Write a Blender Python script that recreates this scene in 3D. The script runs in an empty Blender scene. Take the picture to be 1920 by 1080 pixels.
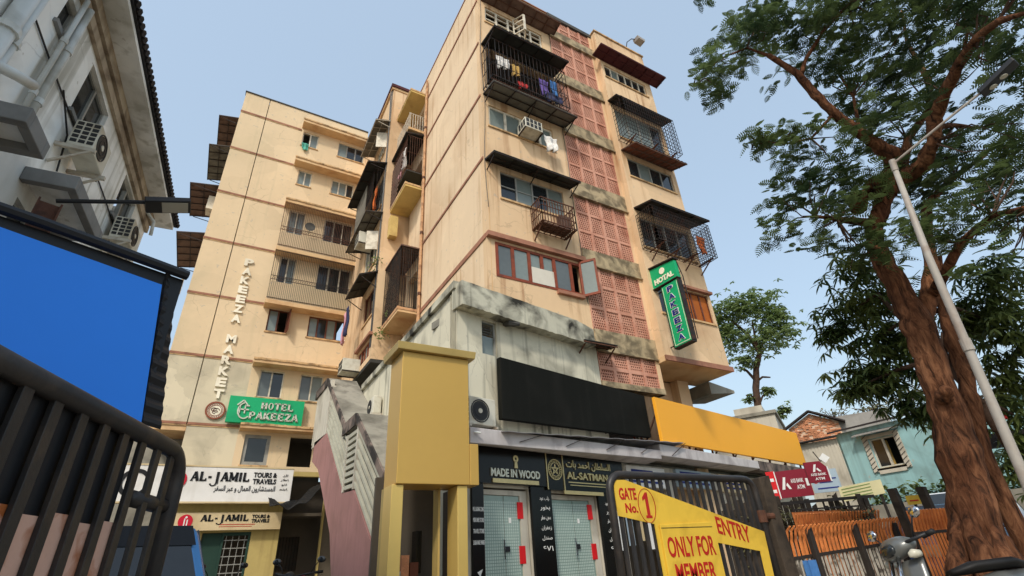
import bpy, bmesh, math, random
from mathutils import Matrix, Vector
R = math.radians
scn = bpy.context.scene
COL = scn.collection
rnd = random.Random(7)

# ---------------------------------------------------------------- camera
PITCH, ROLL, AZ, EYE = R(29.13), R(-3.73), R(31.34), 1.0
fwd = Vector((math.sin(AZ)*math.cos(PITCH), math.cos(AZ)*math.cos(PITCH), math.sin(PITCH)))
rgt = Vector((math.cos(AZ), -math.sin(AZ), 0))
upv = rgt.cross(fwd)
rgt, upv = rgt*math.cos(ROLL)+upv*math.sin(ROLL), upv*math.cos(ROLL)-rgt*math.sin(ROLL)
cam_data = bpy.data.cameras.new('camera')
cam = bpy.data.objects.new('camera', cam_data)
COL.objects.link(cam)
M = Matrix((rgt, upv, -fwd)).transposed().to_4x4()
M.translation = (0, 0, EYE)
cam.matrix_world = M
cam_data.sensor_width = 36
cam_data.lens = 937.7/1920*36
cam_data.clip_start = 0.05
cam_data.clip_end = 3000
scn.camera = cam

# ---------------------------------------------------------------- sky, sun, exposure
SUN_EL = R(44)
SUN_TO = Vector((-0.72, -0.69, 0)).normalized()          # horizontal direction towards the sun
world = bpy.data.worlds.new('World')
scn.world = world
world.use_nodes = True
wn = world.node_tree.nodes
sky = wn.new('ShaderNodeTexSky')
sky.sky_type = 'NISHITA'
sky.sun_disc = False
sky.sun_elevation = SUN_EL
sky.sun_rotation = math.atan2(SUN_TO.x, SUN_TO.y)
sky.altitude = 0
sky.air_density = 1.6
sky.dust_density = 4.0
sky.ozone_density = 3.0
hazy = wn.new('ShaderNodeMix')                            # city haze: the clear sky veiled evenly in pale blue
hazy.data_type = 'RGBA'
hazy.inputs[0].default_value = 0.6
hazy.inputs[7].default_value = (2.12, 2.6, 3.05, 1)
world.node_tree.links.new(sky.outputs[0], hazy.inputs[6])
world.node_tree.links.new(hazy.outputs[2], wn['Background'].inputs[0])
wn['Background'].inputs[1].default_value = 0.15
sun_data = bpy.data.lights.new('sun', 'SUN')
sun_data.energy = 1.4
sun_data.angle = R(6)
sun_data.color = (1.0, 0.93, 0.82)
sun = bpy.data.objects.new('sun', sun_data)
COL.objects.link(sun)
sdir = -(SUN_TO*math.cos(SUN_EL)+Vector((0, 0, math.sin(SUN_EL))))
sun.rotation_euler = sdir.to_track_quat('-Z', 'Y').to_euler()
vs = scn.view_settings
vs.view_transform = 'Standard'
vs.look = 'None'
vs.exposure = 0.82
vs.gamma = 1.0
vs.use_curve_mapping = False
scn.render.resolution_x, scn.render.resolution_y = 1024, 576

# ---------------------------------------------------------------- materials
MATS = {}
GRIME_ = (.08, .06, .045, 1)
def lin(r, g, b):
    f = lambda c: (c/12.92 if c <= .04045 else ((c+.055)/1.055)**2.4)
    return (f(r/255), f(g/255), f(b/255), 1)

def mat(name, col, rough=.8, var=.12, scale=1.5, dirt=None, dirt_amt=0., streak=0., bump=.0, bscale=60, metal=0., spec=.3,
        dirt_scale=.9, dirt_lo=.48, dirt_hi=.72, stretch=.18, patch=0.):
    """weathered surface: base colour with soft variation, blotchy dirt and rain streaks (world-space noise)"""
    if name in MATS: return MATS[name]
    m = bpy.data.materials.new(name); m.use_nodes = True
    nt = m.node_tree; N = nt.nodes; L = nt.links
    b = N['Principled BSDF']
    b.inputs['Roughness'].default_value = rough
    b.inputs['Metallic'].default_value = metal
    b.inputs['Specular IOR Level'].default_value = spec
    geo = N.new('ShaderNodeNewGeometry')
    def noise(sc, det, vec=None, dist=0.):
        n = N.new('ShaderNodeTexNoise'); n.inputs['Scale'].default_value = sc
        n.inputs['Detail'].default_value = det; n.inputs['Distortion'].default_value = dist
        L.new(vec or geo.outputs['Position'], n.inputs['Vector']); return n
    def ramp(src, lo, hi):
        r = N.new('ShaderNodeMapRange'); r.inputs['From Min'].default_value = lo; r.inputs['From Max'].default_value = hi
        L.new(src, r.inputs['Value']); return r.outputs[0]
    def mix(fac, a, bcol, mode='MIX'):
        x = N.new('ShaderNodeMix'); x.data_type = 'RGBA'; x.blend_type = mode
        if isinstance(fac, float): x.inputs[0].default_value = fac
        else: L.new(fac, x.inputs[0])
        for i, v in ((6, a), (7, bcol)):
            if isinstance(v, tuple): x.inputs[i].default_value = v
            else: L.new(v, x.inputs[i])
        return x.outputs[2]
    n1 = noise(scale, 5)
    c = mix(ramp(n1.outputs['Fac'], .3, .7), tuple(x*(1-var) for x in col[:3])+(1,), tuple(min(1, x*(1+var)) for x in col[:3])+(1,))
    n3 = noise(scale*9, 6)
    c = mix(ramp(n3.outputs['Fac'], .35, .75), c, mix(.5, c, tuple(x*(1-var*1.6) for x in col[:3])+(1,)))
    if patch:                                                   # repainted patches with hard edges, hairline cracks, flaked spots
        wob = noise(2.5, 4); add = N.new('ShaderNodeVectorMath'); add.operation = 'MULTIPLY_ADD'; add.inputs[1].default_value = (.35, .35, .35)
        L.new(wob.outputs['Color'], add.inputs[0]); L.new(geo.outputs['Position'], add.inputs[2])
        v1 = N.new('ShaderNodeTexVoronoi'); v1.inputs['Scale'].default_value = .55; L.new(add.outputs[0], v1.inputs['Vector'])
        sp = N.new('ShaderNodeSeparateColor'); L.new(v1.outputs['Color'], sp.inputs[0])
        c = mix(ramp(sp.outputs[0], .55, .6), c, mix(float(patch), c, tuple(min(1, x*1.1+.02) for x in col[:3])+(1,)))
        c = mix(ramp(sp.outputs[1], .7, .72), c, mix(float(patch)*.8, c, tuple(x*.84 for x in col[:3])+(1,)))
        v2 = N.new('ShaderNodeTexVoronoi'); v2.feature = 'DISTANCE_TO_EDGE'; v2.inputs['Scale'].default_value = .8; L.new(add.outputs[0], v2.inputs['Vector'])
        cm = N.new('ShaderNodeMath'); cm.operation = 'MULTIPLY'; L.new(ramp(v2.outputs['Distance'], .012, .004), cm.inputs[0]); L.new(ramp(noise(.7, 3).outputs['Fac'], .5, .6), cm.inputs[1])
        c = mix(cm.outputs[0], c, mix(.22, c, GRIME_))
        fl = ramp(noise(5.5, 8).outputs['Fac'], .67, .69); c = mix(fl, c, mix(.5, c, (.42, .38, .32, 1)))
    if dirt:
        n2 = noise(dirt_scale, 12, dist=.5)
        f = ramp(n2.outputs['Fac'], dirt_lo, dirt_hi)
        mm = N.new('ShaderNodeMath'); mm.operation = 'MULTIPLY'; mm.inputs[1].default_value = dirt_amt
        L.new(f, mm.inputs[0]); c = mix(mm.outputs[0], c, dirt)
        if streak:
            mp = N.new('ShaderNodeMapping'); mp.inputs['Scale'].default_value = (4.5, 4.5, stretch*1.2)
            L.new(geo.outputs['Position'], mp.inputs['Vector'])
            n4 = noise(1.0, 7, mp.outputs[0])
            n5 = noise(.35, 3)
            f4 = ramp(n4.outputs['Fac'], .53, .66); f5 = ramp(n5.outputs['Fac'], .35, .65)
            mu = N.new('ShaderNodeMath'); mu.operation = 'MULTIPLY'; L.new(f4, mu.inputs[0]); L.new(f5, mu.inputs[1])
            mv = N.new('ShaderNodeMath'); mv.operation = 'MULTIPLY'; mv.inputs[1].default_value = streak
            L.new(mu.outputs[0], mv.inputs[0]); c = mix(mv.outputs[0], c, dirt)
    L.new(c, b.inputs['Base Color'])
    if bump:
        nb = noise(bscale, 6)
        bp = N.new('ShaderNodeBump'); bp.inputs['Strength'].default_value = bump; bp.inputs['Distance'].default_value = .02
        L.new(nb.outputs['Fac'], bp.inputs['Height']); L.new(bp.outputs[0], b.inputs['Normal'])
    MATS[name] = m
    return m

GRIME = lin(70, 60, 48)
mat('peach', lin(222, 197, 164), .85, .05, .5, lin(168, 128, 88), .55, .6, .15, 40, dirt_scale=.35, dirt_lo=.5, dirt_hi=.85, patch=0.35)
mat('peach_wing', lin(220, 196, 160), .85, .05, .5, lin(186, 172, 140), .7, .3, .12, 40, dirt_scale=.22, dirt_lo=.5, dirt_hi=.75, patch=0.35)
mat('peach_faded', lin(212, 200, 172), .88, .05, .7, lin(160, 152, 132), .7, .5, .15, 40, dirt_scale=.7, dirt_lo=.45, dirt_hi=.7, patch=0.5)
mat('peach_front', lin(217, 186, 148), .85, .06, .5, lin(150, 104, 66), .6, .8, .15, 40, dirt_scale=.5, dirt_lo=.5, dirt_hi=.85, patch=0.5)
mat('slab_edge', lin(206, 170, 124), .85, .1, 2, lin(90, 70, 50), .8, .8, .2, 30, dirt_scale=3)
mat('slab_under', lin(214, 180, 136), .85, .08, 1.5, lin(170, 118, 74), .7, 0, .1, 30, dirt_scale=1.2, dirt_lo=.45, dirt_hi=.75)
mat('slab_yellow', lin(206, 178, 112), .85, .1, 1.5, lin(150, 112, 60), .7, 0, .1, 30, dirt_scale=1.1)
mat('band', lin(160, 112, 90), .85, .1, 2, lin(90, 64, 48), .6, .4, .1, 40, dirt_scale=1.8)
mat('mould_band', lin(176, 158, 126), .9, .12, 2, lin(98, 88, 70), .9, .6, .25, 30, dirt_scale=2.6, dirt_lo=.4, dirt_hi=.6)
mat('jali', lin(202, 150, 128), .85, .08, 1.2, lin(150, 84, 60), .6, .5, .1, 40, dirt_scale=1.5)
mat('stucco_grey', lin(210, 204, 182), .9, .06, .8, lin(66, 66, 56), .85, 1.0, .2, 40, dirt_scale=.8, dirt_lo=.52, dirt_hi=.78, patch=0.5)
mat('cornice_grey', lin(196, 192, 172), .9, .08, 1, lin(48, 46, 40), 1.0, .9, .3, 30, dirt_scale=1.6, dirt_lo=.42, dirt_hi=.66)
mat('concrete', lin(150, 146, 134), .9, .12, 1.2, lin(70, 66, 58), .8, .6, .25, 30, dirt_scale=1.0)
mat('concrete_dark', lin(82, 80, 76), .9, .15, 2, lin(34, 32, 30), .8, .3, .25, 40, dirt_scale=2)
mat('mauve', lin(158, 116, 112), .85, .06, 1, lin(112, 84, 74), .5, .5, .08, 40, dirt_scale=.8)
mat('mould_pink', lin(138, 122, 112), .9, .1, 2, lin(52, 48, 46), 1.0, .3, .25, 30, dirt_scale=2.0, dirt_lo=.36, dirt_hi=.6)
mat('slat_grey', lin(178, 176, 160), .9, .05, 3, lin(120, 114, 100), .4, 0, 0, 40, dirt_scale=1.5)
mat('lilac_canopy', lin(196, 190, 188), .85, .06, 1, lin(130, 122, 122), .7, .3, .1, 40, dirt_scale=1.4)
mat('left_wall', lin(238, 238, 234), .9, .04, .8, lin(150, 146, 130), .6, .8, .1, 50, dirt_scale=.9, patch=0.5)
mat('left_shade', lin(136, 136, 134), .9, .1, 2, lin(60, 58, 54), .7, .3, .1, 40)
mat('left_moulding', lin(176, 160, 138), .85, .1, 1.2, lin(84, 64, 48), .8, .6, .1, 40, dirt_scale=1.8)
mat('roof_tile', lin(54, 50, 50), .85, .2, 4, lin(24, 22, 22), .5)
mat('pipe_white', lin(214, 218, 216), .45, .05, 1.5, lin(130, 122, 100), .6, .5, 0, dirt_scale=2)
mat('pipe_rust', lin(196, 152, 112), .7, .1, 2, lin(104, 62, 40), .8, 0, 0, dirt_scale=4)
mat('sheet_dark', lin(58, 58, 54), .7, .15, 1.5, lin(26, 24, 22), .7, 0, .1, 30, dirt_scale=2)
mat('sheet_grey', lin(118, 114, 104), .75, .12, 1.5, lin(56, 48, 40), .7, 0, .1, 30, dirt_scale=2)
mat('sheet_brown', lin(112, 88, 76), .75, .12, 2, lin(56, 38, 30), .7, 0, .1, 30, dirt_scale=2.5)
mat('sheet_maroon', lin(84, 36, 38), .7, .15, 2, lin(40, 20, 20), .6, 0, .1, 30)
mat('sheet_red', lin(134, 84, 66), .75, .12, 2, lin(80, 50, 40), .6, 0, .1, 30)
mat('iron', lin(44, 40, 38), .6, .2, 6, lin(92, 54, 34), .6, 0, .1, 60, metal=.2, dirt_scale=5)
mat('iron_rust', lin(96, 62, 46), .75, .25, 6, lin(40, 30, 26), .7, 0, .15, 60, dirt_scale=6)
mat('iron_white', lin(190, 182, 166), .6, .1, 6, lin(120, 84, 56), .7, 0, .1, 60, dirt_scale=5)
mat('frame_white', lin(214, 206, 188), .6, .08, 3, lin(130, 110, 84), .6, 0, 0, dirt_scale=4)
mat('frame_grey', lin(150, 150, 144), .5, .1, 3, lin(90, 86, 78), .5, 0, 0, dirt_scale=4)
mat('frame_brown', lin(104, 58, 40), .6, .15, 3, lin(60, 36, 28), .6, 0, .1, 60, dirt_scale=4)
mat('frame_wood', lin(136, 66, 42), .6, .18, 4, lin(80, 44, 32), .7, 0, .1, 60, dirt_scale=4)
mat('ply_white', lin(204, 198, 184), .8, .06, 2, lin(150, 130, 100), .6)
mat('glass_dark', lin(38, 42, 44), .08, .1, 1, spec=.6)
mat('glass_haze', lin(118, 128, 124), .18, .12, .8, spec=.5)
mat('glass_reflect', lin(94, 100, 100), .12, .12, .8, spec=.5)  # greyish reflection put into the pane's base colour
mat('curtain_orange', lin(168, 92, 34), .8, .12, 3, lin(110, 56, 24), .6)
mat('interior', lin(88, 80, 70), .9, .1)
mat('gold', lin(206, 166, 86), .38, .025, .7, metal=.35, spec=.5)
mat('gold_pillar', lin(220, 188, 108), .35, .04, .7, metal=.35, spec=.5)
mat('gold_trim', lin(190, 164, 100), .45, .06, 1, lin(120, 98, 56), .5, metal=.25)
mat('black_board', lin(24, 25, 22), .85, .08, .6, lin(40, 39, 36), .4, .3, spec=.1)
mat('black_gloss', lin(15, 15, 15), .22, .1, 1, spec=.3)
mat('yellow_board', lin(244, 172, 48), .55, .02, .6, spec=.3)
mat('blue_board', lin(48, 140, 252), .5, .015, .6, spec=.3)
mat('green_sign', lin(20, 166, 108), .5, .05, 1.2, lin(14, 120, 80), .4)
mat('white_sign', lin(232, 230, 226), .5, .03, 1, lin(190, 184, 172), .5, .3)
mat('cream_sign', lin(210, 190, 150), .6, .05, 1.5, lin(160, 136, 96), .6)
mat('letter_cream', lin(244, 236, 214), .6, .05, 3, lin(170, 150, 116), .5)
mat('letter_silver', lin(214, 210, 190), .35, .06, 3, metal=.5, spec=.5)
mat('letter_gold', lin(206, 184, 132), .3, .1, 3, metal=.6, spec=.5)
mat('letter_black', lin(24, 24, 26), .5, .05)
mat('letter_white', lin(226, 226, 222), .5, .04)
mat('letter_red', lin(178, 34, 26), .55, .06, 6, lin(140, 40, 30), .4)
mat('letter_blue', lin(24, 40, 120), .55, .06, 6)
mat('logo_red', lin(196, 26, 50), .5, .06, 3)
mat('emblem_rim', lin(136, 74, 52), .6, .1, 6)
mat('maroon_sign', lin(128, 20, 42), .5, .06, 2)
mat('bright_red', lin(206, 26, 32), .5, .06, 2)
mat('pale_blue_sign', lin(160, 178, 190), .6, .06, 2, lin(120, 136, 150), .5)
mat('notice', lin(214, 206, 160), .7, .06, 2, lin(170, 160, 120), .5)
mat('notice_green', lin(120, 140, 80), .7, .1, 8)
mat('gate_black', lin(50, 48, 48), .45, .15, 4, lin(84, 72, 62), .5, 0, .08, 60, metal=.3, spec=.5, dirt_scale=5)
mat('gate_yellow', lin(222, 184, 66), .55, .04, 2, lin(170, 134, 40), .6, .3, .05, 60, dirt_scale=2.5)
mat('gate_pink', lin(214, 172, 152), .7, .08, 2, lin(164, 92, 46), 1.0, .4, .1, 60, dirt_scale=4, dirt_lo=.5, dirt_hi=.66)
mat('post_wood', lin(72, 62, 52), .85, .2, 4, lin(34, 30, 26), .8, .4, .3, 50, dirt_scale=4)
mat('fence_orange', lin(226, 138, 76), .6, .15, 5, lin(170, 92, 52), .8, 0, .1, 60, dirt_scale=7)
mat('fence_bar', lin(196, 188, 174), .7, .15, 8, lin(70, 60, 52), .9, 0, .1, 60, dirt_scale=9, dirt_lo=.5, dirt_hi=.62)
mat('fence_dark', lin(52, 46, 42), .7, .2, 5)
mat('glass_green', lin(136, 156, 148), .12, .1, .8, spec=.5)
mat('rain_sheet', lin(150, 148, 150), .35, .08, 1, lin(96, 92, 92), .6, 0, .0, dirt_scale=1.5)
mat('bark_dark', lin(86, 66, 54), .95, .2, 3, lin(44, 34, 28), .8, .5, .6, 20, dirt_scale=4)
mat('lamp_steel', lin(164, 158, 150), .6, .08, 2, lin(120, 92, 74), .6, 0, 0, metal=.1, dirt_scale=3)
mat('lamp_black', lin(34, 35, 38), .45, .1, 3)
mat('lamp_lens', lin(190, 186, 170), .25, .05, 4)
mat('ac_white', lin(208, 204, 188), .5, .05, 2, lin(150, 136, 108), .6, .5, 0, dirt_scale=3)
mat('ac_dark', lin(46, 46, 46), .6, .1, 4)
mat('teal_wall', lin(150, 192, 196), .85, .08, .8, lin(96, 112, 108), .6, .6, .1, 40, dirt_scale=1.0, patch=0.5)
mat('brick', lin(206, 144, 108), .9, .3, 5, lin(96, 60, 44), .6, 0, .1)
mat('brick_pale', lin(216, 190, 166), .9, .2, 5, lin(120, 80, 60), .6)
mat('plaster_pale', lin(196, 190, 176), .9, .06, 1, lin(130, 120, 104), .6, .6, .1)
mat('roof_sheet', lin(150, 148, 144), .7, .1, 1.5, lin(90, 82, 74), .6, .3)
mat('car_blue', lin(70, 132, 186), .22, .03, 1, spec=.6, metal=.3)
mat('car_navy', lin(40, 70, 120), .22, .03, 1, spec=.6, metal=.3)
mat('car_white', lin(222, 222, 220), .25, .03, 1, spec=.6)
mat('car_black', lin(16, 16, 18), .3, .05, 2)
mat('chrome', lin(214, 216, 220), .12, .03, 2, metal=1.)
mat('tyre', lin(26, 26, 27), .85, .1, 8)
mat('scooter_grey', lin(112, 114, 112), .3, .04, 2, metal=.4, spec=.5)
mat('seat_black', lin(26, 25, 25), .6, .1, 4)
mat('tail_red', lin(170, 16, 20), .2, .05, 4, spec=.6)
mat('pale_ground', lin(150, 142, 128), .95, .15, 1.2, lin(40, 38, 36), .5, 0, .2, 80)  # unseen ground, lightened so its bounce fills undersides and lower shopfronts
mat('paver', lin(132, 124, 114), .95, .12, 1.2, lin(80, 74, 68), .5, 0, .2, 60)
mat('pot_soil', lin(120, 72, 50), .9, .2, 5)
mat('tile_green', lin(170, 188, 180), .35, .1, 2, spec=.5)
mat('tile_beige', lin(200, 186, 164), .4, .08, 2)
mat('yellow_wall', lin(186, 166, 106), .85, .06, 1, lin(150, 130, 84), .6, .6)  # yellow taken down: shade from the surroundings is put into the colour
mat('dark_green', lin(34, 62, 52), .6, .1, 2)
mat('tarp_black', lin(22, 22, 22), .7, .2, 3)
for nm, c in (('white', (226, 222, 216)), ('pink', (206, 150, 160)), ('purple', (110, 90, 160)), ('blue', (70, 120, 180)), ('mustard', (196, 160, 90)),
              ('teal', (90, 170, 150)), ('red', (170, 50, 50)), ('navy', (50, 54, 84)), ('orange', (206, 106, 48))):
    mat('cloth_'+nm, lin(*c), .9, .15, 9, tuple(x*.6 for x in lin(*c)[:3])+(1,), .6, dirt_scale=11)

def leaf_mat(name, c1, c2, trans=.35):
    m = bpy.data.materials.new(name); m.use_nodes = True
    nt = m.node_tree; N = nt.nodes; L = nt.links
    b = N['Principled BSDF']; b.inputs['Roughness'].default_value = .5; b.inputs['Specular IOR Level'].default_value = .3
    g = N.new('ShaderNodeNewGeometry'); n = N.new('ShaderNodeTexNoise'); n.inputs['Scale'].default_value = 1.7; n.inputs['Detail'].default_value = 6
    L.new(g.outputs['Position'], n.inputs['Vector'])
    mr = N.new('ShaderNodeMapRange'); mr.inputs[1].default_value = .35; mr.inputs[2].default_value = .68; L.new(n.outputs['Fac'], mr.inputs[0])
    x = N.new('ShaderNodeMix'); x.data_type = 'RGBA'; x.inputs[6].default_value = c1; x.inputs[7].default_value = c2; L.new(mr.outputs[0], x.inputs[0])
    L.new(x.outputs[2], b.inputs['Base Color'])
    t = N.new('ShaderNodeBsdfTranslucent'); L.new(x.outputs[2], t.inputs[0])
    ms = N.new('ShaderNodeMixShader'); ms.inputs[0].default_value = trans
    L.new(b.outputs[0], ms.inputs[1]); L.new(t.outputs[0], ms.inputs[2]); L.new(ms.outputs[0], N['Material Output'].inputs['Surface'])
    MATS[name] = m; return m
leaf_mat('leaf_fern', lin(48, 66, 42), lin(108, 126, 76), .35)
leaf_mat('leaf_dark', lin(60, 80, 46), lin(114, 126, 68), .3)
leaf_mat('leaf_far', lin(100, 122, 74), lin(146, 162, 104))
leaf_mat('leaf_dry', lin(140, 128, 96), lin(110, 116, 72))

def bark_mat(name, c_dark, c_mid, c_light):
    m = bpy.data.materials.new(name); m.use_nodes = True
    nt = m.node_tree; N = nt.nodes; L = nt.links; b = N['Principled BSDF']; b.inputs['Roughness'].default_value = .95; b.inputs['Specular IOR Level'].default_value = .15
    g = N.new('ShaderNodeNewGeometry'); mp = N.new('ShaderNodeMapping'); mp.inputs['Scale'].default_value = (9, 9, 2.2); L.new(g.outputs['Position'], mp.inputs['Vector'])
    n1 = N.new('ShaderNodeTexNoise'); n1.inputs['Scale'].default_value = 1.3; n1.inputs['Detail'].default_value = 9; n1.inputs['Roughness'].default_value = .65; n1.inputs['Distortion'].default_value = .8; L.new(mp.outputs[0], n1.inputs['Vector'])
    n2 = N.new('ShaderNodeTexNoise'); n2.inputs['Scale'].default_value = 1.6; n2.inputs['Detail'].default_value = 6; L.new(g.outputs['Position'], n2.inputs['Vector'])
    r = N.new('ShaderNodeValToRGB'); r.color_ramp.elements[0].position = .34; r.color_ramp.elements[0].color = c_dark; r.color_ramp.elements[1].position = .72; r.color_ramp.elements[1].color = c_light
    e = r.color_ramp.elements.new(.5); e.color = c_mid; L.new(n1.outputs['Fac'], r.inputs[0])
    mr = N.new('ShaderNodeMapRange'); mr.inputs[1].default_value = .42; mr.inputs[2].default_value = .62; L.new(n2.outputs['Fac'], mr.inputs[0])
    x = N.new('ShaderNodeMix'); x.data_type = 'RGBA'; x.blend_type = 'MULTIPLY'; x.inputs[7].default_value = (.5, .46, .44, 1); L.new(mr.outputs[0], x.inputs[0]); L.new(r.outputs[0], x.inputs[6]); L.new(x.outputs[2], b.inputs['Base Color'])
    bp = N.new('ShaderNodeBump'); bp.inputs['Strength'].default_value = .9; bp.inputs['Distance'].default_value = .06; L.new(n1.outputs['Fac'], bp.inputs['Height']); L.new(bp.outputs[0], b.inputs['Normal'])
    MATS[name] = m
bark_mat('bark', lin(40, 29, 24), lin(112, 74, 52), lin(164, 116, 84))
def glass_mat():
    m = bpy.data.materials.new('clear_glass'); m.use_nodes = True
    b = m.node_tree.nodes['Principled BSDF']
    b.inputs['Base Color'].default_value = (.62, .74, .70, 1); b.inputs['Roughness'].default_value = .03
    b.inputs['Transmission Weight'].default_value = 1.0; b.inputs['IOR'].default_value = 1.2
    MATS['clear_glass'] = m
glass_mat()

# ---------------------------------------------------------------- mesh helpers
class F:
    """wall frame: u along the wall, v outwards from it, z up"""
    def __init__(s, ox, oy, ang=0.):
        a = R(ang); s.o = Vector((ox, oy, 0)); s.u = Vector((math.cos(a), math.sin(a), 0)); s.n = Vector((math.sin(a), -math.cos(a), 0)); s.ang = a
    def p(s, u, v, z): return s.o+s.u*u+s.n*v+Vector((0, 0, z))
W0 = F(0, 0, 0)

class MB:
    def __init__(s): s.v = []; s.f = []
    def face(s, pts):
        i = len(s.v); s.v += [Vector(p) for p in pts]; s.f.append(tuple(range(i, i+len(pts)))); return s
    def hexa(s, p):
        i = len(s.v); s.v += [Vector(q) for q in p]
        for a in ((0, 3, 2, 1), (4, 5, 6, 7), (0, 1, 5, 4), (1, 2, 6, 5), (2, 3, 7, 6), (3, 0, 4, 7)): s.f.append(tuple(i+k for k in a))
        return s
    def box(s, fr, u0, u1, v0, v1, z0, z1):
        P = fr.p
        return s.hexa([P(u0, v1, z0), P(u1, v1, z0), P(u1, v0, z0), P(u0, v0, z0), P(u0, v1, z1), P(u1, v1, z1), P(u1, v0, z1), P(u0, v0, z1)])
    def bar(s, a, b, w=.03, h=None):
        a = Vector(a); b = Vector(b); d = (b-a)
        if d.length < 1e-6: return s
        d.normalize(); t = Vector((0, 0, 1)) if abs(d.z) < .95 else Vector((0, 1, 0))
        x = d.cross(t).normalized()*(w/2); y = x.normalized().cross(d).normalized()*((h or w)/2)
        return s.hexa([a-x-y, a+x-y, a+x+y, a-x+y, b-x-y, b+x-y, b+x+y, b-x+y])
    def tube(s, pts, r, n=8, cap=True):
        pts = [Vector(p) for p in pts]; k = len(pts)
        rr = r if isinstance(r, (list, tuple)) else [r]*k
        base = len(s.v); px = None
        for i, p in enumerate(pts):
            d = (pts[min(i+1, k-1)]-pts[max(i-1, 0)]).normalized()
            if px is None:
                t = Vector((0, 0, 1)) if abs(d.z) < .9 else Vector((1, 0, 0)); px = d.cross(t).normalized()
            px = (px-d*px.dot(d)).normalized(); py = d.cross(px)
            for j in range(n):
                a = 2*math.pi*j/n; s.v.append(p+(px*math.cos(a)+py*math.sin(a))*rr[i])
        for i in range(k-1):
            for j in range(n):
                j2 = (j+1) % n; s.f.append((base+i*n+j, base+i*n+j2, base+(i+1)*n+j2, base+(i+1)*n+j))
        if cap:
            s.f.append(tuple(base+j for j in reversed(range(n)))); s.f.append(tuple(base+(k-1)*n+j for j in range(n)))
        return s
    def prism(s, pts, vec):
        """closed polygon extruded along vec"""
        vec = Vector(vec); i = len(s.v); n = len(pts); s.v += [Vector(p) for p in pts]+[Vector(p)+vec for p in pts]
        s.f.append(tuple(i+k for k in range(n))); s.f.append(tuple(i+n+k for k in reversed(range(n))))
        for k in range(n): s.f.append((i+k, i+(k+1) % n, i+n+(k+1) % n, i+n+k))
        return s
    def disc(s, fr, u, v, z, r, depth=.02, n=24, r2=None):
        ring = lambda q, vv: [fr.p(u+math.cos(2*math.pi*k/n)*q, vv, z+math.sin(2*math.pi*k/n)*q) for k in range(n)]
        if r2 is None: return s.prism(ring(r, v), fr.n*depth)
        a, b, c, d = ring(r, v), ring(r, v+depth), ring(r2, v+depth), ring(r2, v); i = len(s.v); s.v += a+b+c+d
        for k in range(n):
            k2 = (k+1) % n
            for A, B in ((0, n), (n, 2*n), (2*n, 3*n), (3*n, 0)): s.f.append((i+A+k, i+A+k2, i+B+k2, i+B+k))
        return s
    def grid(s, fn, nu, nv):
        i = len(s.v)
        for a in range(nu+1):
            for b in range(nv+1): s.v.append(Vector(fn(a/nu, b/nv)))
        for a in range(nu):
            for b in range(nv): s.f.append((i+a*(nv+1)+b, i+(a+1)*(nv+1)+b, i+(a+1)*(nv+1)+b+1, i+a*(nv+1)+b+1))
        return s

WL = {}          # world position of every object built here
def tag(o, label=None, cat=None, group=None, kind=None):
    if label: o['label'] = label
    if cat: o['category'] = cat
    if group: o['group'] = group
    if kind: o['kind'] = kind
    return o
def empty(name, loc, label=None, cat=None, group=None, kind=None, rotz=0., parent=None):
    o = bpy.data.objects.new(name, None); COL.objects.link(o); o.empty_display_size = .2
    o.location = loc; o.rotation_euler = (0, 0, rotz); WL[o.name] = Vector(loc)
    if parent is not None: o.parent = parent
    return tag(o, label, cat, group, kind)
def mesh_from(mb, name, off=Vector((0, 0, 0)), recalc=True, smooth=False):
    me = bpy.data.meshes.new(name)
    me.from_pydata([v-off for v in mb.v], [], mb.f)
    if recalc:
        bm = bmesh.new(); bm.from_mesh(me); bmesh.ops.recalc_face_normals(bm, faces=bm.faces); bm.to_mesh(me); bm.free()
    if smooth:
        for p in me.polygons: p.use_smooth = True
    me.update(); return me
def obj(name, mb, m, parent=None, label=None, cat=None, group=None, kind=None, local=False, smooth=False, recalc=True, bevel=0.):
    """link one mesh object; vertices are in world metres unless local (then in the parent's own space)"""
    if not mb.v: return None
    if parent is None:
        lo = [min(v[i] for v in mb.v) for i in range(3)]; hi = [max(v[i] for v in mb.v) for i in range(3)]
        org = Vector(((lo[0]+hi[0])/2, (lo[1]+hi[1])/2, lo[2]))
    else: org = WL[parent.name] if not local else Vector((0, 0, 0))
    o = bpy.data.objects.new(name, mesh_from(mb, name, org, recalc, smooth)); COL.objects.link(o)
    o.data.materials.append(MATS[m])
    if parent is not None: o.parent = parent; WL[o.name] = WL[parent.name]
    else: o.location = org; WL[o.name] = org
    if bevel:
        bv = o.modifiers.new('bevel', 'BEVEL'); bv.width = bevel; bv.segments = 2; bv.limit_method = 'ANGLE'
    return tag(o, label, cat, group, kind)
def piece(name, me, loc, parent, rotz=0., m=None, label=None):
    """a piece that shares its mesh with its look-alikes; loc in world metres"""
    o = bpy.data.objects.new(name, me); COL.objects.link(o); o.parent = parent
    o.location = Vector(loc)-WL[parent.name]; o.rotation_euler = (0, 0, rotz); WL[o.name] = Vector(loc)
    if label: o['label'] = label
    return o
def copy_tree(o, parent=None):
    c = o.copy(); COL.objects.link(c); c.parent = parent
    WL[c.name] = WL.get(o.name, Vector((0, 0, 0)))
    for ch in list(o.children): copy_tree(ch, c)
    return c

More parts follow.
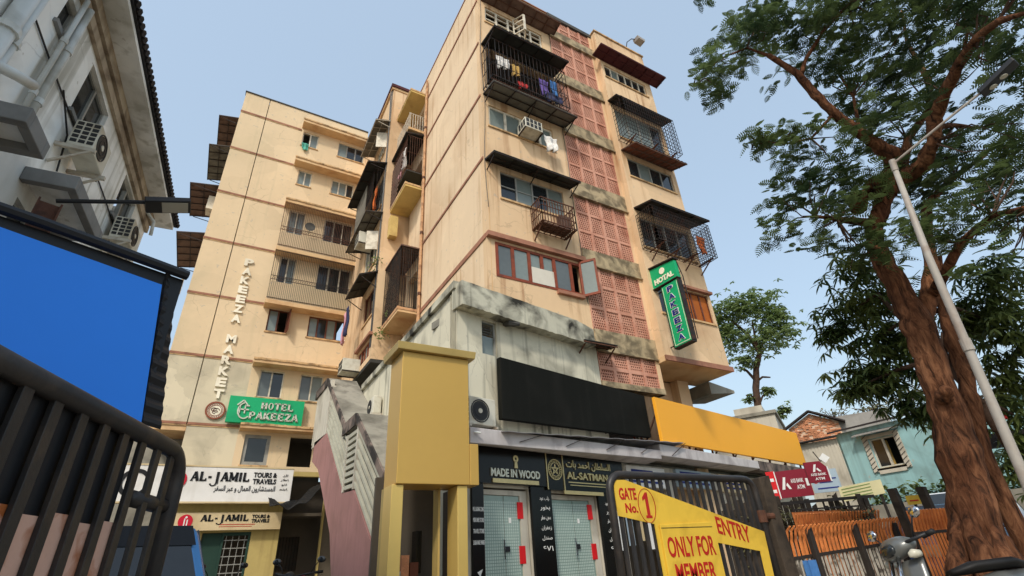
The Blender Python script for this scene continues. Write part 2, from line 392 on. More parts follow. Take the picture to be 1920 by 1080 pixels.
def wall(mb, fr, u0, u1, z0, z1, holes=(), v=0., thick=.25):
    """wall slab with real rectangular openings (u0,u1,z0,z1)"""
    us = sorted({u0, u1}|{h[i] for h in holes for i in (0, 1) if u0 < h[i] < u1}); zs = sorted({z0, z1}|{h[i] for h in holes for i in (2, 3) if z0 < h[i] < z1})
    ins = lambda u, z: any(h[0] < u < h[1] and h[2] < z < h[3] for h in holes)
    solid = {}
    for i in range(len(us)-1):
        for j in range(len(zs)-1): solid[i, j] = not ins((us[i]+us[i+1])/2, (zs[j]+zs[j+1])/2)
    for (i, j), ok in solid.items():
        if not ok: continue
        a, b, c, d = us[i], us[i+1], zs[j], zs[j+1]
        mb.face([fr.p(a, v, c), fr.p(b, v, c), fr.p(b, v, d), fr.p(a, v, d)])
        mb.face([fr.p(b, v-thick, c), fr.p(a, v-thick, c), fr.p(a, v-thick, d), fr.p(b, v-thick, d)])
        if not solid.get((i-1, j)): mb.face([fr.p(a, v-thick, c), fr.p(a, v, c), fr.p(a, v, d), fr.p(a, v-thick, d)])
        if not solid.get((i+1, j)): mb.face([fr.p(b, v, c), fr.p(b, v-thick, c), fr.p(b, v-thick, d), fr.p(b, v, d)])
        if not solid.get((i, j-1)): mb.face([fr.p(a, v-thick, c), fr.p(b, v-thick, c), fr.p(b, v, c), fr.p(a, v, c)])
        if not solid.get((i, j+1)): mb.face([fr.p(a, v, d), fr.p(b, v, d), fr.p(b, v-thick, d), fr.p(a, v-thick, d)])
    return mb

def window(par, fr, u0, u1, z0, z1, cols=2, fm='frame_white', pm='glass_haze', v=-.06, opened=(), rows=0, fw=.06, sill=True, bars=0, weights=None, pms=None, label=None, sm='slab_edge'):
    """framed window in an opening: frame with mullions, one pane per light, sill"""
    fb = MB()
    fb.box(fr, u0, u0+fw, v-.07, v, z0, z1).box(fr, u1-fw, u1, v-.07, v, z0, z1)
    fb.box(fr, u0+fw, u1-fw, v-.07, v, z0, z0+fw).box(fr, u0+fw, u1-fw, v-.07, v, z1-fw, z1)
    ws = weights or [1]*cols; tot = sum(ws); e = [u0]
    for w in ws: e.append(e[-1]+(u1-u0)*w/tot)
    for k in range(1, cols): fb.box(fr, e[k]-fw*.6, e[k]+fw*.6, v-.068, v+.004, z0+fw, z1-fw)
    for r in range(rows):
        zz = z0+(z1-z0)*(r+1)/(rows+1); fb.box(fr, u0+fw, u1-fw, v-.05, v-.006, zz-.02, zz+.02)
    w = obj('window', fb, fm, par, label=label)
    if sill: obj('sill', MB().box(fr, u0-.05, u1+.05, -.1, .05, z0-.07, z0-.003), sm, w)
    for k in range(cols):
        if k in opened: continue
        a = e[k]+(fw if k == 0 else fw*.6); b = e[k+1]-(fw if k == cols-1 else fw*.6)
        obj('pane', MB().box(fr, a, b, v-.045, v-.03, z0+fw, z1-fw), (pms[k] if pms else rnd.choice([pm, pm, pm, 'glass_dark', 'glass_haze'])), w)
    if bars:
        bb = MB()
        for k in range(bars):
            u = u0+(u1-u0)*(k+.5)/bars; bb.bar(fr.p(u, v+.03, z0), fr.p(u, v+.03, z1), .016)
        bb.bar(fr.p(u0, v+.03, (z0+z1)/2), fr.p(u1, v+.03, (z0+z1)/2), .018)
        obj('window_bars', bb, 'iron', w)
    return w

def awning(par, fr, u0, u1, zw, zo, proj, m='sheet_dark', brackets=3, ribs=4, rim='iron', thick=.02, corr=0, drop=.35, v0=0.):
    """lean-to sheet awning on a wall with ribs below it and angle brackets"""
    mb = MB()
    if corr:
        n = corr*2
        def fn(a, b):
            return fr.p(u0+(u1-u0)*a, v0+proj*b, zw+(zo-zw)*b+(.02 if round(a*n) % 2 else -.02))
        mb.grid(fn, n, 1)
        mb2 = MB(); mb2.v = [p+Vector((0, 0, .012)) for p in mb.v]; mb2.f = [tuple(reversed(f)) for f in mb.f]
        i = len(mb.v); mb.v += mb2.v; mb.f += [tuple(k+i for k in f) for f in mb2.f]
    else:
        mb.hexa([fr.p(u0, v0+proj, zo), fr.p(u1, v0+proj, zo), fr.p(u1, v0, zw), fr.p(u0, v0, zw),
                 fr.p(u0, v0+proj, zo+thick), fr.p(u1, v0+proj, zo+thick), fr.p(u1, v0, zw+thick), fr.p(u0, v0, zw+thick)])
    aw = obj('awning', mb, m, par, recalc=not corr)
    rb = MB()
    for k in range(ribs+1):
        u = u0+.02+(u1-u0-.04)*k/ribs; rb.bar(fr.p(u, v0+.01, zw-.03), fr.p(u, v0+proj-.01, zo-.03), .03, .03)
    for b in (.03, .5, .97): rb.bar(fr.p(u0, v0+proj*b, zw+(zo-zw)*b-.05), fr.p(u1, v0+proj*b, zw+(zo-zw)*b-.05), .028)
    obj('rib_frame', rb, rim, aw)
    for k in range(brackets):
        u = u0+.06+(u1-u0-.12)*k/max(1, brackets-1)
        obj('bracket', MB().bar(fr.p(u, v0+.01, zw-drop-.1), fr.p(u, v0+proj*.85, zo-.06), .03), rim, aw)
    return aw

def cage(par, fr, u0, u1, v0, v1, z0, z1, nu=14, nz=5, nv=4, w=.016, m='iron', floor=True, roof=False, name='window_cage', sides=(1, 1), dense_z=0):
    """welded bar cage standing off a wall"""
    mb = MB(); b = mb.bar; P = fr.p
    for k in range(nu+1):
        u = u0+(u1-u0)*k/nu; b(P(u, v1, z0), P(u, v1, z1), w)
        if floor and k % 2 == 0: b(P(u, v0, z0), P(u, v1, z0), w)
        if roof and k % 2 == 0: b(P(u, v0, z1), P(u, v1, z1), w)
    for k in range(nz+1):
        z = z0+(z1-z0)*k/nz; t = w*1.4 if k in (0, nz) else w
        b(P(u0, v1, z), P(u1, v1, z), t)
        for uu, on in ((u0, sides[0]), (u1, sides[1])):
            if on: b(P(uu, v0, z), P(uu, v1, z), t)
    for k in range(nv+1):
        vv = v0+(v1-v0)*k/nv
        for uu, on in ((u0, sides[0]), (u1, sides[1])):
            if on: b(P(uu, vv, z0), P(uu, vv, z1), w)
        if floor: b(P(u0, vv, z0), P(u1, vv, z0), w)
    return obj(name, mb, m, par)

def brackets(par, fr, us, v1, z, drop=.35, m='iron_rust'):
    for u in us:
        obj('bracket', MB().bar(fr.p(u, .0, z-.02), fr.p(u, v1, z-.02), .04).bar(fr.p(u, .01, z-drop), fr.p(u, v1*.8, z-.03), .035), m, par)

# lettering ------------------------------------------------------------------
def text_mesh(s, bold=.02, space=1.0):
    cu = bpy.data.curves.new('t', 'FONT'); cu.body = s; cu.offset = bold; cu.space_character = space; cu.resolution_u = 3
    o = bpy.data.objects.new('t', cu); COL.objects.link(o)
    dg = bpy.context.evaluated_depsgraph_get(); me = bpy.data.meshes.new_from_object(o.evaluated_get(dg))
    vs_ = [v.co.copy() for v in me.vertices]; fs = [tuple(p.vertices) for p in me.polygons]
    bpy.data.objects.remove(o); bpy.data.curves.remove(cu); bpy.data.meshes.remove(me)
    return vs_, fs
def lettering(s, fr, u0, u1, z0, z1, v, m, par, name='lettering', depth=.015, bold=.02, shear=(0., 0.), space=1.0, rise=None):
    """flat or raised words filling the box u0..u1 x z0..z1 on a wall frame; rise tilts the baseline"""
    vs_, fs = text_mesh(s, bold, space)
    if not vs_: return None
    x0, x1 = min(p.x for p in vs_), max(p.x for p in vs_); y0, y1 = min(p.y for p in vs_), max(p.y for p in vs_)
    mb = MB(); n = len(vs_)
    def q(p, d):
        a = (p.x-x0)/max(1e-6, x1-x0); b = (p.y-y0)/max(1e-6, y1-y0)
        return fr.p(u0+(u1-u0)*a, v+d, z0+(z1-z0)*b+(rise or 0)*a)
    mb.v = [q(p, depth) for p in vs_]+[q(p, 0) for p in vs_]
    mb.f = list(fs)
    cnt = {}
    for f in fs:
        for i in range(len(f)):
            e = (f[i], f[(i+1) % len(f)]); cnt[e] = 1
    for (a, b) in cnt:
        if (b, a) not in cnt: mb.f.append((b, a, a+n, b+n))
    return obj(name, mb, m, par, recalc=False)

SERIF = {   # strokes in a 1 x 1 box: (x0,y0,x1,y1,weight) heavy/light, then serif bars
 'H': [(.2, 0, .2, 1, 1), (.8, 0, .8, 1, 1), (.2, .5, .8, .5, .5), ('s', .2, 0), ('s', .2, 1), ('s', .8, 0), ('s', .8, 1)],
 'O': ['o'],
 'T': [(.5, 0, .5, 1, 1), (.06, .95, .94, .95, .6), (.08, .8, .08, 1, .5), (.92, .8, .92, 1, .5), ('s', .5, 0)],
 'E': [(.24, 0, .24, 1, 1), (.1, .05, .9, .05, .6), (.1, .95, .88, .95, .6), (.24, .5, .7, .5, .5), (.88, 0, .88, .24, .5), (.86, .78, .86, 1, .5), (.7, .38, .7, .62, .4)],
 'L': [(.26, 0, .26, 1, 1), (.1, .05, .92, .05, .6), (.9, 0, .9, .28, .5), ('s', .26, 1)],
 'P': [(.24, 0, .24, 1, 1), ('s', .24, 0), (.08, .95, .6, .95, .5), (.24, .45, .6, .45, .5), 'p'],
 'A': [(.08, 0, .48, 1, .6), (.5, 1, .88, 0, 1.1), (.25, .33, .72, .33, .5), ('s', .1, 0), ('s', .88, 0)],
 'K': [(.22, 0, .22, 1, 1), (.26, .42, .82, .97, .55), (.42, .55, .86, .03, 1), ('s', .22, 0), ('s', .22, 1), ('s', .82, 1), ('s', .86, 0)],
 'Z': [(.1, .95, .9, .95, .6), (.1, .05, .9, .05, .6), (.84, .95, .16, .05, 1), (.12, .76, .12, 1, .45), (.88, 0, .88, .24, .45)],
 'M': [(.14, 0, .14, 1, .6), (.16, 1, .5, .12, 1), (.5, .12, .84, 1, .55), (.86, 0, .86, 1, 1), ('s', .14, 0), ('s', .14, 1), ('s', .86, 0), ('s', .86, 1)],
 'I': [(.5, 0, .5, 1, 1), ('s', .5, 0), ('s', .5, 1)],
 '-': [(.2, .42, .8, .42, .8)],
 'J': [(.6, -.3, .6, 1, 1), ('s', .6, 1), 'j'],
}
def serif_word(s, fr, u0, u1, z0, z1, v, m, par, depth=.02, wt=.2, name='lettering', each=False, widths={}):
    ww = [widths.get(c, .55 if c in 'I-' else 1.25 if c == 'M' else 1.) if c != ' ' else .6 for c in s]; tot = sum(ww); x = u0; sc = (u1-u0)/tot
    mb = MB(); h = z1-z0
    for c, w in zip(s, ww):
        cw = w*sc; P = lambda a, b: fr.p(x+a*cw*.94, v, z0+b*h)
        def stroke(a, b, c2, d, t):
            th = wt*t*sc*.5; A = Vector((a*cw*.94, b*h)); B = Vector((c2*cw*.94, d*h)); dd = (B-A).normalized(); nn = Vector((-dd.y, dd.x))*th
            mb.prism([fr.p(x+q.x, v, z0+q.y) for q in (A-nn, B-nn, B+nn, A+nn)], fr.n*depth)
        for g in SERIF.get(c, []):
            if g == 'o' or g == 'p' or g == 'j':
                cx, cy, rx, ry, a0, a1 = {'o': (.5, .5, .42, .5, 0, 360), 'p': (.58, .7, .34, .27, -90, 90), 'j': (.15, -.3, .45, .28, -180, 0)}[g]
                n = 14; pa = []; pb = []
                for k in range(n+1):
                    t = R(a0+(a1-a0)*k/n); thin = .3+.7*abs(math.cos(t))
                    th = wt*sc*thin*.75/cw
                    pa.append((cx+rx*math.cos(t), cy+ry*math.sin(t))); pb.append((cx+(rx-th)*math.cos(t), cy+(ry-wt*sc*.45*.8/h)*math.sin(t)))
                for k in range(n): mb.prism([P(*pa[k]), P(*pa[k+1]), P(*pb[k+1]), P(*pb[k])], fr.n*depth)
            elif g[0] == 's':
                e = .17; yy = g[2]+(.035 if g[2] == 0 else -.035); stroke(g[1]-e, yy, g[1]+e, yy, .38)
            else: stroke(*g)
        x += cw
    return obj(name, mb, m, par)
# ================================================================ ground
g = MB().face([(-400, -400, 0), (600, -400, 0), (600, 600, 0), (-400, 600, 0)])
obj('ground', g, 'pale_ground', kind='structure')
obj('pavement', MB().box(W0, 8.5, 19.0, -4.2, 4.0, .004, .15), 'paver', kind='structure')

obj('pavement', MB().box(W0, .2, 2.3, -12, -6, .004, .12), 'paver', kind='structure')
# ================================================================ rear wing of the building
WG = F(0, 24.3)
wing = empty('apartment_building', (1.5, 27, 0), 'peach rear wing of the apartment block, carrying vertical white letters and a green hotel sign', 'building')
wing_holes = [(.92, 1.82, 23.4, 24.5), (3.0, 4.55, 23.4, 24.5), (1.08, 1.82, 20.48, 21.52), (2.92, 4.2, 20.48, 21.52),
              (1.05, 1.85, 16.2, 18.6), (2.88, 4.4, 16.2, 18.6), (1.05, 1.82, 13.2, 15.6), (2.9, 4.6, 13.2, 15.6),
              (1.0, 1.9, 11.43, 12.6), (2.85, 4.6, 11.43, 12.55), (1.15, 2.17, 8.25, 9.5), (2.88, 3.9, 8.25, 9.5),
              (1.05, 2.06, 5.35, 6.6), (2.85, 3.85, 5.33, 6.6), (.25, 1.95, 0., 2.82), (2.98, 4.6, 0., 4.95)]
TOPW = 26.1
mb = MB(); wall(mb, WG, -2.45, -1.19, 9.85, TOPW); obj('wall', mb, 'peach_wing', wing)
mb = MB(); wall(mb, WG, -2.45, -1.19, 6.9, 9.849); obj('wall', mb, 'peach_faded', wing)
mb = MB(); wall(mb, WG, -1.15, .76, 5.14, 9.849); obj('wall', mb, 'peach_faded', wing)
mb = MB(); wall(mb, WG, -1.15, .76, 9.85, TOPW); obj('wall', mb, 'peach_wing', wing)
mb = MB(); wall(mb, WG, .761, 4.66, 5.14, TOPW, [h for h in wing_holes if h[2] > 5]); obj('wall', mb, 'peach_wing', wing)
mb = MB(); wall(mb, WG, -1.15, 4.66, 0, 5.137, [h for h in wing_holes if h[2] < 5]); obj('wall', mb, 'yellow_wall', wing)
mb = MB().box(WG, -2.45, 10, -9, -.26, TOPW-.35, TOPW-.1); obj('roof', mb, 'concrete', wing)
obj('coping', MB().box(WG, -2.5, 4.66, -.3, .05, TOPW+.002, TOPW+.07), 'concrete_dark', wing)
sw = F(-2.45, 0, -90)
mb = MB(); wall(mb, sw, -33.3, -24.56, 6.9, TOPW); obj('wall', mb, 'peach_wing', wing)
mb = MB().box(WG, -2.2, 4.6, -9.1, -8.85, 0, TOPW); obj('wall', mb, 'peach_wing', wing)
mb = MB().box(WG, -2.4, -1.16, -1.9, -.02, 6.6, 6.88); obj('soffit', mb, 'slab_under', wing)
mb = MB().box(WG, -6.3, -1.15, -1.9, -1.6, 0, 6.58); obj('wall', mb, 'concrete', wing)
obj('inner_backing', MB().box(WG, -1.15, 4.6, -2.2, -2.0, 0, TOPW-.5), 'interior', wing)
for z in (3.4, 6.75, 9.75, 12.75, 15.7, 18.7, 21.7): obj('floor_slab', MB().box(WG, -1.1, 4.6, -2.0, -.27, z, z+.12), 'interior', wing)
for z in (6.9, 9.85, 12.8, 15.8, 18.72, 21.75, 24.55):
    u1 = .74 if z < 24 else .8
    for a, b in ((-2.47, -1.19), (-1.15, u1)):
        obj('string_course', MB().box(WG, a, b, .002, .035, z-.05, z+.05), 'band', wing)
        obj('string_course', MB().box(WG, a, b, .002, .022, z-.1, z-.053), 'slab_edge', wing)
# sunshades and balcony slabs
for (a, b, z, t, pr) in ((.8, 4.66, 24.72, .2, .6), (.77, 4.66, 21.68, .2, .6), (.72, 4.66, 18.68, .2, .6), (.77, 4.66, 9.62, .16, .62), (.78, 3.75, 6.72, .14, .6)):
    s = obj('sunshade', MB().box(WG, a, b, .002, pr, z, z+t), 'slab_under', wing)
    mb = MB()
    n = 26
    pts = []
    for k in range(n+1): pts.append(WG.p(a-.02+(b-a)*k/n, pr+.003, z+t-.02+rnd.uniform(-.015, .015)))
    top = [q+Vector((0, 0, .09)) for q in pts]
    mb.prism(pts+top[::-1], (0, -.04, 0)); obj('rough_edge', mb, 'slab_edge', s)
for (z, zt) in ((15.62, 16.75), (12.6, 13.8)):
    bal = obj('balcony', MB().box(WG, .72, 4.66, .002, .62, z, z+.2), 'slab_under', wing)
    obj('balcony_wall', MB().box(WG, .74, 4.66, .5, .6, z+.2, zt), 'peach_wing', bal)
    mb = MB(); P = WG.p; ztop = z+2.95
    n = 46
    for k in range(n+1):
        u = .76+(4.64-.76)*k/n; mb.bar(P(u, .63, z+.25), P(u, .63, ztop), .014)
    for zz in (z+.3, zt+.1, zt+.3, ztop): mb.bar(P(.74, .63, zz), P(4.64, .63, zz), .022)
    for zz in (z+1.3, z+2.0, ztop): mb.bar(P(.76, .02, zz), P(.76, .63, zz), .02)
    for vv in (.15, .3, .45): mb.bar(P(.76, vv, z+.25), P(.76, vv, ztop), .014)
    for k in range(36):
        u = .8+3.8*k/36; mb.bar(P(u, .635, zt+.1), P(u+.1, .635, zt+.3), .012)
    obj('balcony_grille', mb, 'iron_rust' if z > 15 else 'iron', bal)
window(wing, WG, .92, 1.82, 23.4, 24.5, 2, opened=(0,)); window(wing, WG, 3.0, 4.55, 23.4, 24.5, 3, fm='frame_grey', pm='glass_dark')
window(wing, WG, 1.08, 1.82, 20.48, 21.52, 2); window(wing, WG, 2.92, 4.2, 20.48, 21.52, 3)
window(wing, WG, 1.05, 1.85, 16.2, 18.6, 2, bars=6); window(wing, WG, 2.88, 4.4, 16.2, 18.6, 3, pm='glass_dark', bars=11)
window(wing, WG, 1.05, 1.82, 13.2, 15.6, 2, bars=6); window(wing, WG, 2.9, 4.6, 13.2, 15.6, 3, pm='glass_dark', bars=12)
window(wing, WG, 1.0, 1.9, 11.43, 12.6, 2, fm='frame_brown', opened=(1,)); window(wing, WG, 2.85, 4.6, 11.43, 12.55, 4, fm='frame_brown', opened=(3,), pms=['glass_haze', 'glass_dark', 'glass_haze', 'glass_dark'])
obj('casement', MB().prism([WG.p(1.88, .0, 11.45), WG.p(1.92, .42, 11.45), WG.p(1.92, .42, 12.58), WG.p(1.88, 0, 12.58)], (.03, 0, 0)), 'frame_brown', wing)
window(wing, WG, 1.15, 2.17, 8.25, 9.5, 2, fm='frame_white', pm='glass_reflect', fw=.05); window(wing, WG, 2.88, 3.9, 8.25, 9.5, 2, fm='frame_white', pm='glass_reflect', fw=.05)
window(wing, WG, 1.05, 2.06, 5.35, 6.6, 1, fm='frame_grey', pm='glass_dark', fw=.14)
# street level: shop door, barred window
dr = obj('door', MB().box(WG, .28, .95, -.16, -.1, 0, 2.8), 'dark_green', wing)
obj('shutter_frame', MB().box(WG, .95, 1.02, -.14, -.02, 0, 2.82).box(WG, 1.86, 1.94, -.14, -.02, 0, 2.82).box(WG, 1.02, 1.86, -.14, -.02, 2.7, 2.82), 'dark_green', wing)
mb = MB()
for k in range(9): mb.bar(WG.p(1.02, -.06, .3+k*.28), WG.p(1.86, -.06, .3+k*.28), .03)
for k in range(4): mb.bar(WG.p(1.1+k*.22, -.06, .1), WG.p(1.1+k*.22, -.06, 2.7), .02)
obj('door_grille', mb, 'frame_grey', wing)
mb = MB(); wall(mb, WG, 2.98, 9.0, 0, 4.94, [(3.05, 4.0, 1.4, 2.68)], v=-1.3, thick=.1); obj('wall', mb, 'interior', wing)  # dark tone instead of yellow puts the recess's shade into the colour
obj('wall', MB().box(WG, 4.662, 9.0, -.3, -.05, 0, 8.3), 'interior', wing)
mb = MB()
for k in range(8): mb.bar(WG.p(3.1+k*.125, -1.33, 1.4), WG.p(3.1+k*.125, -1.33, 2.68), .025)
obj('window_bars', mb, 'iron', wing)
# awnings on the far side
for z, y0, y1, m, pr in ((24.35, 24.7, 28.2, 'sheet_brown', 1.0), (21.95, 24.5, 27.6, 'sheet_grey', 1.0), (19.1, 24.4, 27.4, 'sheet_brown', 1.25), (16.1, 24.4, 27.9, 'sheet_brown', 1.15)):
    awning(wing, sw, -y1, -y0, z, z-.25, pr, m, brackets=2, ribs=5)
obj('window_box', MB().box(sw, -25.6, -24.9, .01, .35, 17.9, 18.7), 'frame_white', wing)
mb = MB()
for k in range(5):
    mb.bar(sw.p(-25.6+k*.16, .42, 13.2), sw.p(-25.6+k*.16, .42, 14.1), .03)
    mb.bar(sw.p(-25.6, .42, 13.2+k*.22), sw.p(-24.9, .42, 13.2+k*.22), .03)
obj('side_grille', mb, 'iron_white', wing)

# vertical letters
lt = empty('building_letters', WG.p(-.3, .05, 8), 'cream raised letters reading PAKEEZA MARKET down the wing wall', 'letters')
word = 'PAKEEZA MARKET'
zt, zb = 15.05, 8.05
step = (zt-zb)/(len(word)-.3)
for i, c in enumerate(word):
    if c == ' ': continue
    z1 = zt-i*step; lettering(c, WG, -.5, -.1, z1-step*.78, z1, .03, 'letter_cream', lt, 'letter', depth=.05, bold=.05)
# round emblem
em = empty('emblem', WG.p(-.27, .02, 7.1), 'round brown and cream emblem plaque under the vertical letters', 'emblem')
obj('disc', MB().disc(WG, -.27, .02, 7.49, .33, .03, 32), 'letter_cream', em)
obj('ring', MB().disc(WG, -.27, .05, 7.49, .38, .02, 32, .31), 'emblem_rim', em)
obj('inner_ring', MB().disc(WG, -.27, .052, 7.49, .235, .012, 32, .215), 'emblem_rim', em)
mb = MB()
for k in range(26):
    a = 2*math.pi*k/26; mb.box(F(WG.p(-.27+.272*math.cos(a), 0, 0).x, 24.3), -.016, .016, .052, .06, 7.49+.272*math.sin(a)-.022, 7.49+.272*math.sin(a)+.022)
obj('ring_marks', mb, 'emblem_rim', em)
mb = MB()
for cx, cz, r in ((-.33, 7.53, .1), (-.23, 7.5, .12), (-.27, 7.42, .1)):
    mb.tube([WG.p(cx+r*math.cos(t*.7), .06, cz+r*.7*math.sin(t*.7)) for t in range(8)], .014, 5)
obj('monogram', mb, 'frame_brown', em)
# green hotel sign
hs = empty('hotel_sign', WG.p(1.65, .35, 6.98), 'green sign with silver raised letters reading HOTEL PAKEEZA on the wing', 'sign')
obj('panel', MB().box(WG, .17, 3.18, .1, .3, 7.0, 8.12), 'green_sign', hs)
obj('stand', MB().box(WG, .4, .5, .0, .1, 7.1, 8.0).box(WG, 2.8, 2.9, .0, .1, 7.1, 8.0), 'iron', hs)
serif_word('HOTEL', WG, 1.42, 2.75, 7.62, 7.92, .302, 'letter_silver', hs, .05, .3)
serif_word('PAKEEZA', WG, 1.0, 3.0, 7.17, 7.48, .302, 'letter_silver', hs, .05, .3)
mb = MB()
arc = [(.83+.27*math.cos(t)*.9-.02, 7.5+.34*math.sin(t)) for t in [R(a) for a in range(100, 331, 18)]]
for k in range(len(arc)-1): mb.bar(WG.p(arc[k][0], .32, arc[k][1]), WG.p(arc[k+1][0], .32, arc[k+1][1]), .07, .05)
mb.bar(WG.p(.5, .32, 7.72), WG.p(.72, .32, 7.95), .05).bar(WG.p(.72, .32, 7.95), WG.p(.9, .32, 7.75), .05)
for u in (.62, .82): mb.bar(WG.p(u, .32, 7.38), WG.p(u, .32, 7.75), .05)
mb.bar(WG.p(.62, .32, 7.55), WG.p(.98, .32, 7.55), .05).bar(WG.p(.82, .32, 7.72), WG.p(.98, .32, 7.72), .05)
obj('logo', mb, 'letter_silver', hs)
# travel agency boards
def arabic(s): return s
AR1 = '\ufeae\ufed4\ufeb4\ufedf\ufe8d \ufeae\ufe92\ufecb \ufeed \ufedd\ufe8e\ufee4\ufecc\ufedf\ufe8d \ufee5\ufeed\ufead\ufe8e\ufeb8\ufe98\ufeb4\ufee4\ufedf\ufe8d'
ta = empty('shop_sign', WG.p(.3, .5, 3.86), 'long white board reading AL-JAMIL TOURS & TRAVELS with Arabic line', 'sign')
obj('panel', MB().box(WG, -2.9, 3.12, .3, .5, 3.87, 5.13), 'white_sign', ta)
obj('trim', MB().box(WG, -2.92, 3.14, .29, .52, 5.133, 5.19).box(WG, -2.92, 3.14, .29, .52, 3.81, 3.867), 'cream_sign', ta)
serif_word('AL-JAMIL', WG, -.55, 1.5, 4.62, 4.95, .502, 'letter_black', ta, .02, .34, widths={'J': 1.1, '-': .7})
lettering('TOURS &', WG, 1.62, 2.5, 4.78, 4.98, .502, 'letter_black', ta, bold=.04)
lettering('TRAVELS', WG, 1.62, 2.5, 4.53, 4.73, .502, 'letter_black', ta, bold=.04)
lettering(AR1, WG, .3, 2.5, 4.2, 4.46, .502, 'letter_black', ta, bold=.01)
for k, (s, a, b) in enumerate((('\ufea9\ufedf\ufe8d', 2.72, 2.92), ('\ufead\ufe8d\ufec3\ufe8e', 2.66, 2.98), ('\ufeed\ufe8d\ufedf', 2.72, 2.92), ('\ufee4\ufe98\ufe91\ufe8e', 2.66, 2.98))):
    lettering(s, WG, a, b, 4.83-.18*k, 4.93-.18*k, .502, 'letter_black', ta, bold=0)
obj('logo', MB().disc(WG, -1.0, .502, 4.64, .33, .02, 28), 'logo_red', ta)
obj('logo_figure', MB().box(WG, -1.06, -1.0, .523, .53, 4.4, 4.76).box(WG, -.93, -.87, .523, .53, 4.38, 4.7).box(WG, -1.0, -.93, .523, .53, 4.6, 4.66).disc(WG, -.98, .523, 4.83, .06, .01, 12), 'letter_white', ta)
mb = MB().disc(WG, -2.3, .502, 4.5, .5, .02, 30, .36); obj('side_emblem', mb, 'letter_black', ta)
tb = empty('shop_sign', WG.p(1.1, .3, 2.86), 'smaller cream board reading AL-JAMIL TOURS & TRAVELS above the shop door', 'sign')
obj('panel', MB().box(WG, -.95, 2.95, .1, .28, 2.88, 3.5), 'cream_sign', tb)
serif_word('AL-JAMIL', WG, .1, 1.75, 3.2, 3.42, .282, 'letter_black', tb, .012, .34, widths={'J': 1.1, '-': .7})
lettering('TOURS &', WG, 1.85, 2.5, 3.29, 3.42, .282, 'letter_black', tb, bold=.04)
lettering('TRAVELS', WG, 1.85, 2.5, 3.13, 3.26, .282, 'letter_black', tb, bold=.04)
obj('logo', MB().disc(WG, -.4, .282, 3.2, .24, .012, 24), 'logo_red', tb)
obj('logo_figure', MB().box(WG, -.45, -.41, .295, .3, 3.05, 3.3).box(WG, -.36, -.32, .295, .3, 3.03, 3.26).disc(WG, -.39, .295, 3.34, .04, .006, 10), 'letter_white', tb)
obj('small_print', MB().box(WG, .75, 2.0, .282, .286, 3.06, 3.085).box(WG, .75, 1.9, .282, .286, 2.99, 3.01), 'letter_red', tb)
# torn black tarpaulin under the boards
def tarp(a, b):
    u = 2.3+1.9*a
    return WG.p(u, .35+1.2*b+.1*math.sin(a*9), 4.0+.65*a*a-.35*b-.25*math.sin(a*3.1)+.08*math.sin(a*17+b*5))
mb = MB().grid(tarp, 16, 6); o = obj('tarpaulin', mb, 'tarp_black', None, 'torn black plastic sheet sagging beside the travel agency board', 'tarpaulin', recalc=False)
so = o.modifiers.new('thick', 'SOLIDIFY'); so.thickness = .02
# things kept on the wing
def cloth(name, fr, u0, u1, z0, z1, v, m, label, seed=1, amp=.05):
    rr = random.Random(seed); ph = rr.uniform(0, 6)
    def fn(a, b):
        w = (a-.5)*(1-.25*b*rr.random()*0); return fr.p((u0+u1)/2+(u1-u0)*w*(1-.18*b), v+amp*math.sin(a*11+ph)*(.3+b)+.03*math.sin(b*7+ph), z1+(z0-z1)*b+.04*math.sin(a*6+ph)*b)
    o = obj(name, MB().grid(fn, 14, 10), m, None, label, 'cloth', recalc=False, smooth=True)
    o.modifiers.new('thick', 'SOLIDIFY').thickness = .012
    return o
cloth('hanging_cloth', WG, .95, 1.35, 23.0, 23.5, .09, 'cloth_teal', 'small teal cloth hanging from the top window of the rear wing', 3)
fan = empty('satellite_dish', WG.p(2.1, .66, 17.0), 'small dark round dish fixed to the upper balcony grille', 'dish')
def dish(a, b):
    r = .26*a; t = 2*math.pi*b; return WG.p(2.1+r*math.cos(t), .85-.5*(.26*.26-r*r), 17.25+r*math.sin(t))
obj('bowl', MB().grid(dish, 5, 20), 'concrete_dark', fan, recalc=False, smooth=True)
obj('arm', MB().bar(WG.p(2.1, .62, 16.95), WG.p(2.1, .8, 17.2), .03), 'iron', fan)
# ================================================================ front block of the building
MF = F(0, 10.83); RB = F(0, 10.5); SW = F(5.83, 0, -90); SB = F(4.65, 0, -90); FB = F(0, 18.6)
main = empty('apartment_building', (10, 15, 0), 'tall peach front block with terracotta lattice panels, awnings and caged windows', 'building')
ROOF = 23.3
fh = [(6.1, 9.3, 8.35, 9.55), (6.42, 8.95, 11.35, 12.5), (6.1, 8.85, 14.45, 15.5), (6.1, 9.2, 16.55, 18.6), (6.15, 8.95, 20.4, 21.42), (8.72, 9.38, 5.5, 6.45)]
mb = MB(); wall(mb, MF, 5.83, 9.42, 0, ROOF, fh); obj('wall', mb, 'peach_front', main)
side_h = [(-18.1, -16.9, 9.8, 11.9), (-18.1, -16.9, 15.95, 18.0), (-18.1, -16.9, 19.2, 21.4)]
mb = MB(); wall(mb, SW, -18.35, -11.08, 0, ROOF, side_h); obj('wall', mb, 'peach', main)
rh = [(12.1, 14.65, 20.15, 20.98), (12.15, 14.85, 16.4, 18.1), (12.25, 14.75, 14.3, 15.3), (12.15, 14.8, 10.9, 12.25), (12.3, 14.9, 8.25, 9.42)]
mb = MB(); wall(mb, RB, 11.95, 15.03, 6.62, ROOF, rh); obj('wall', mb, 'peach_front', main)
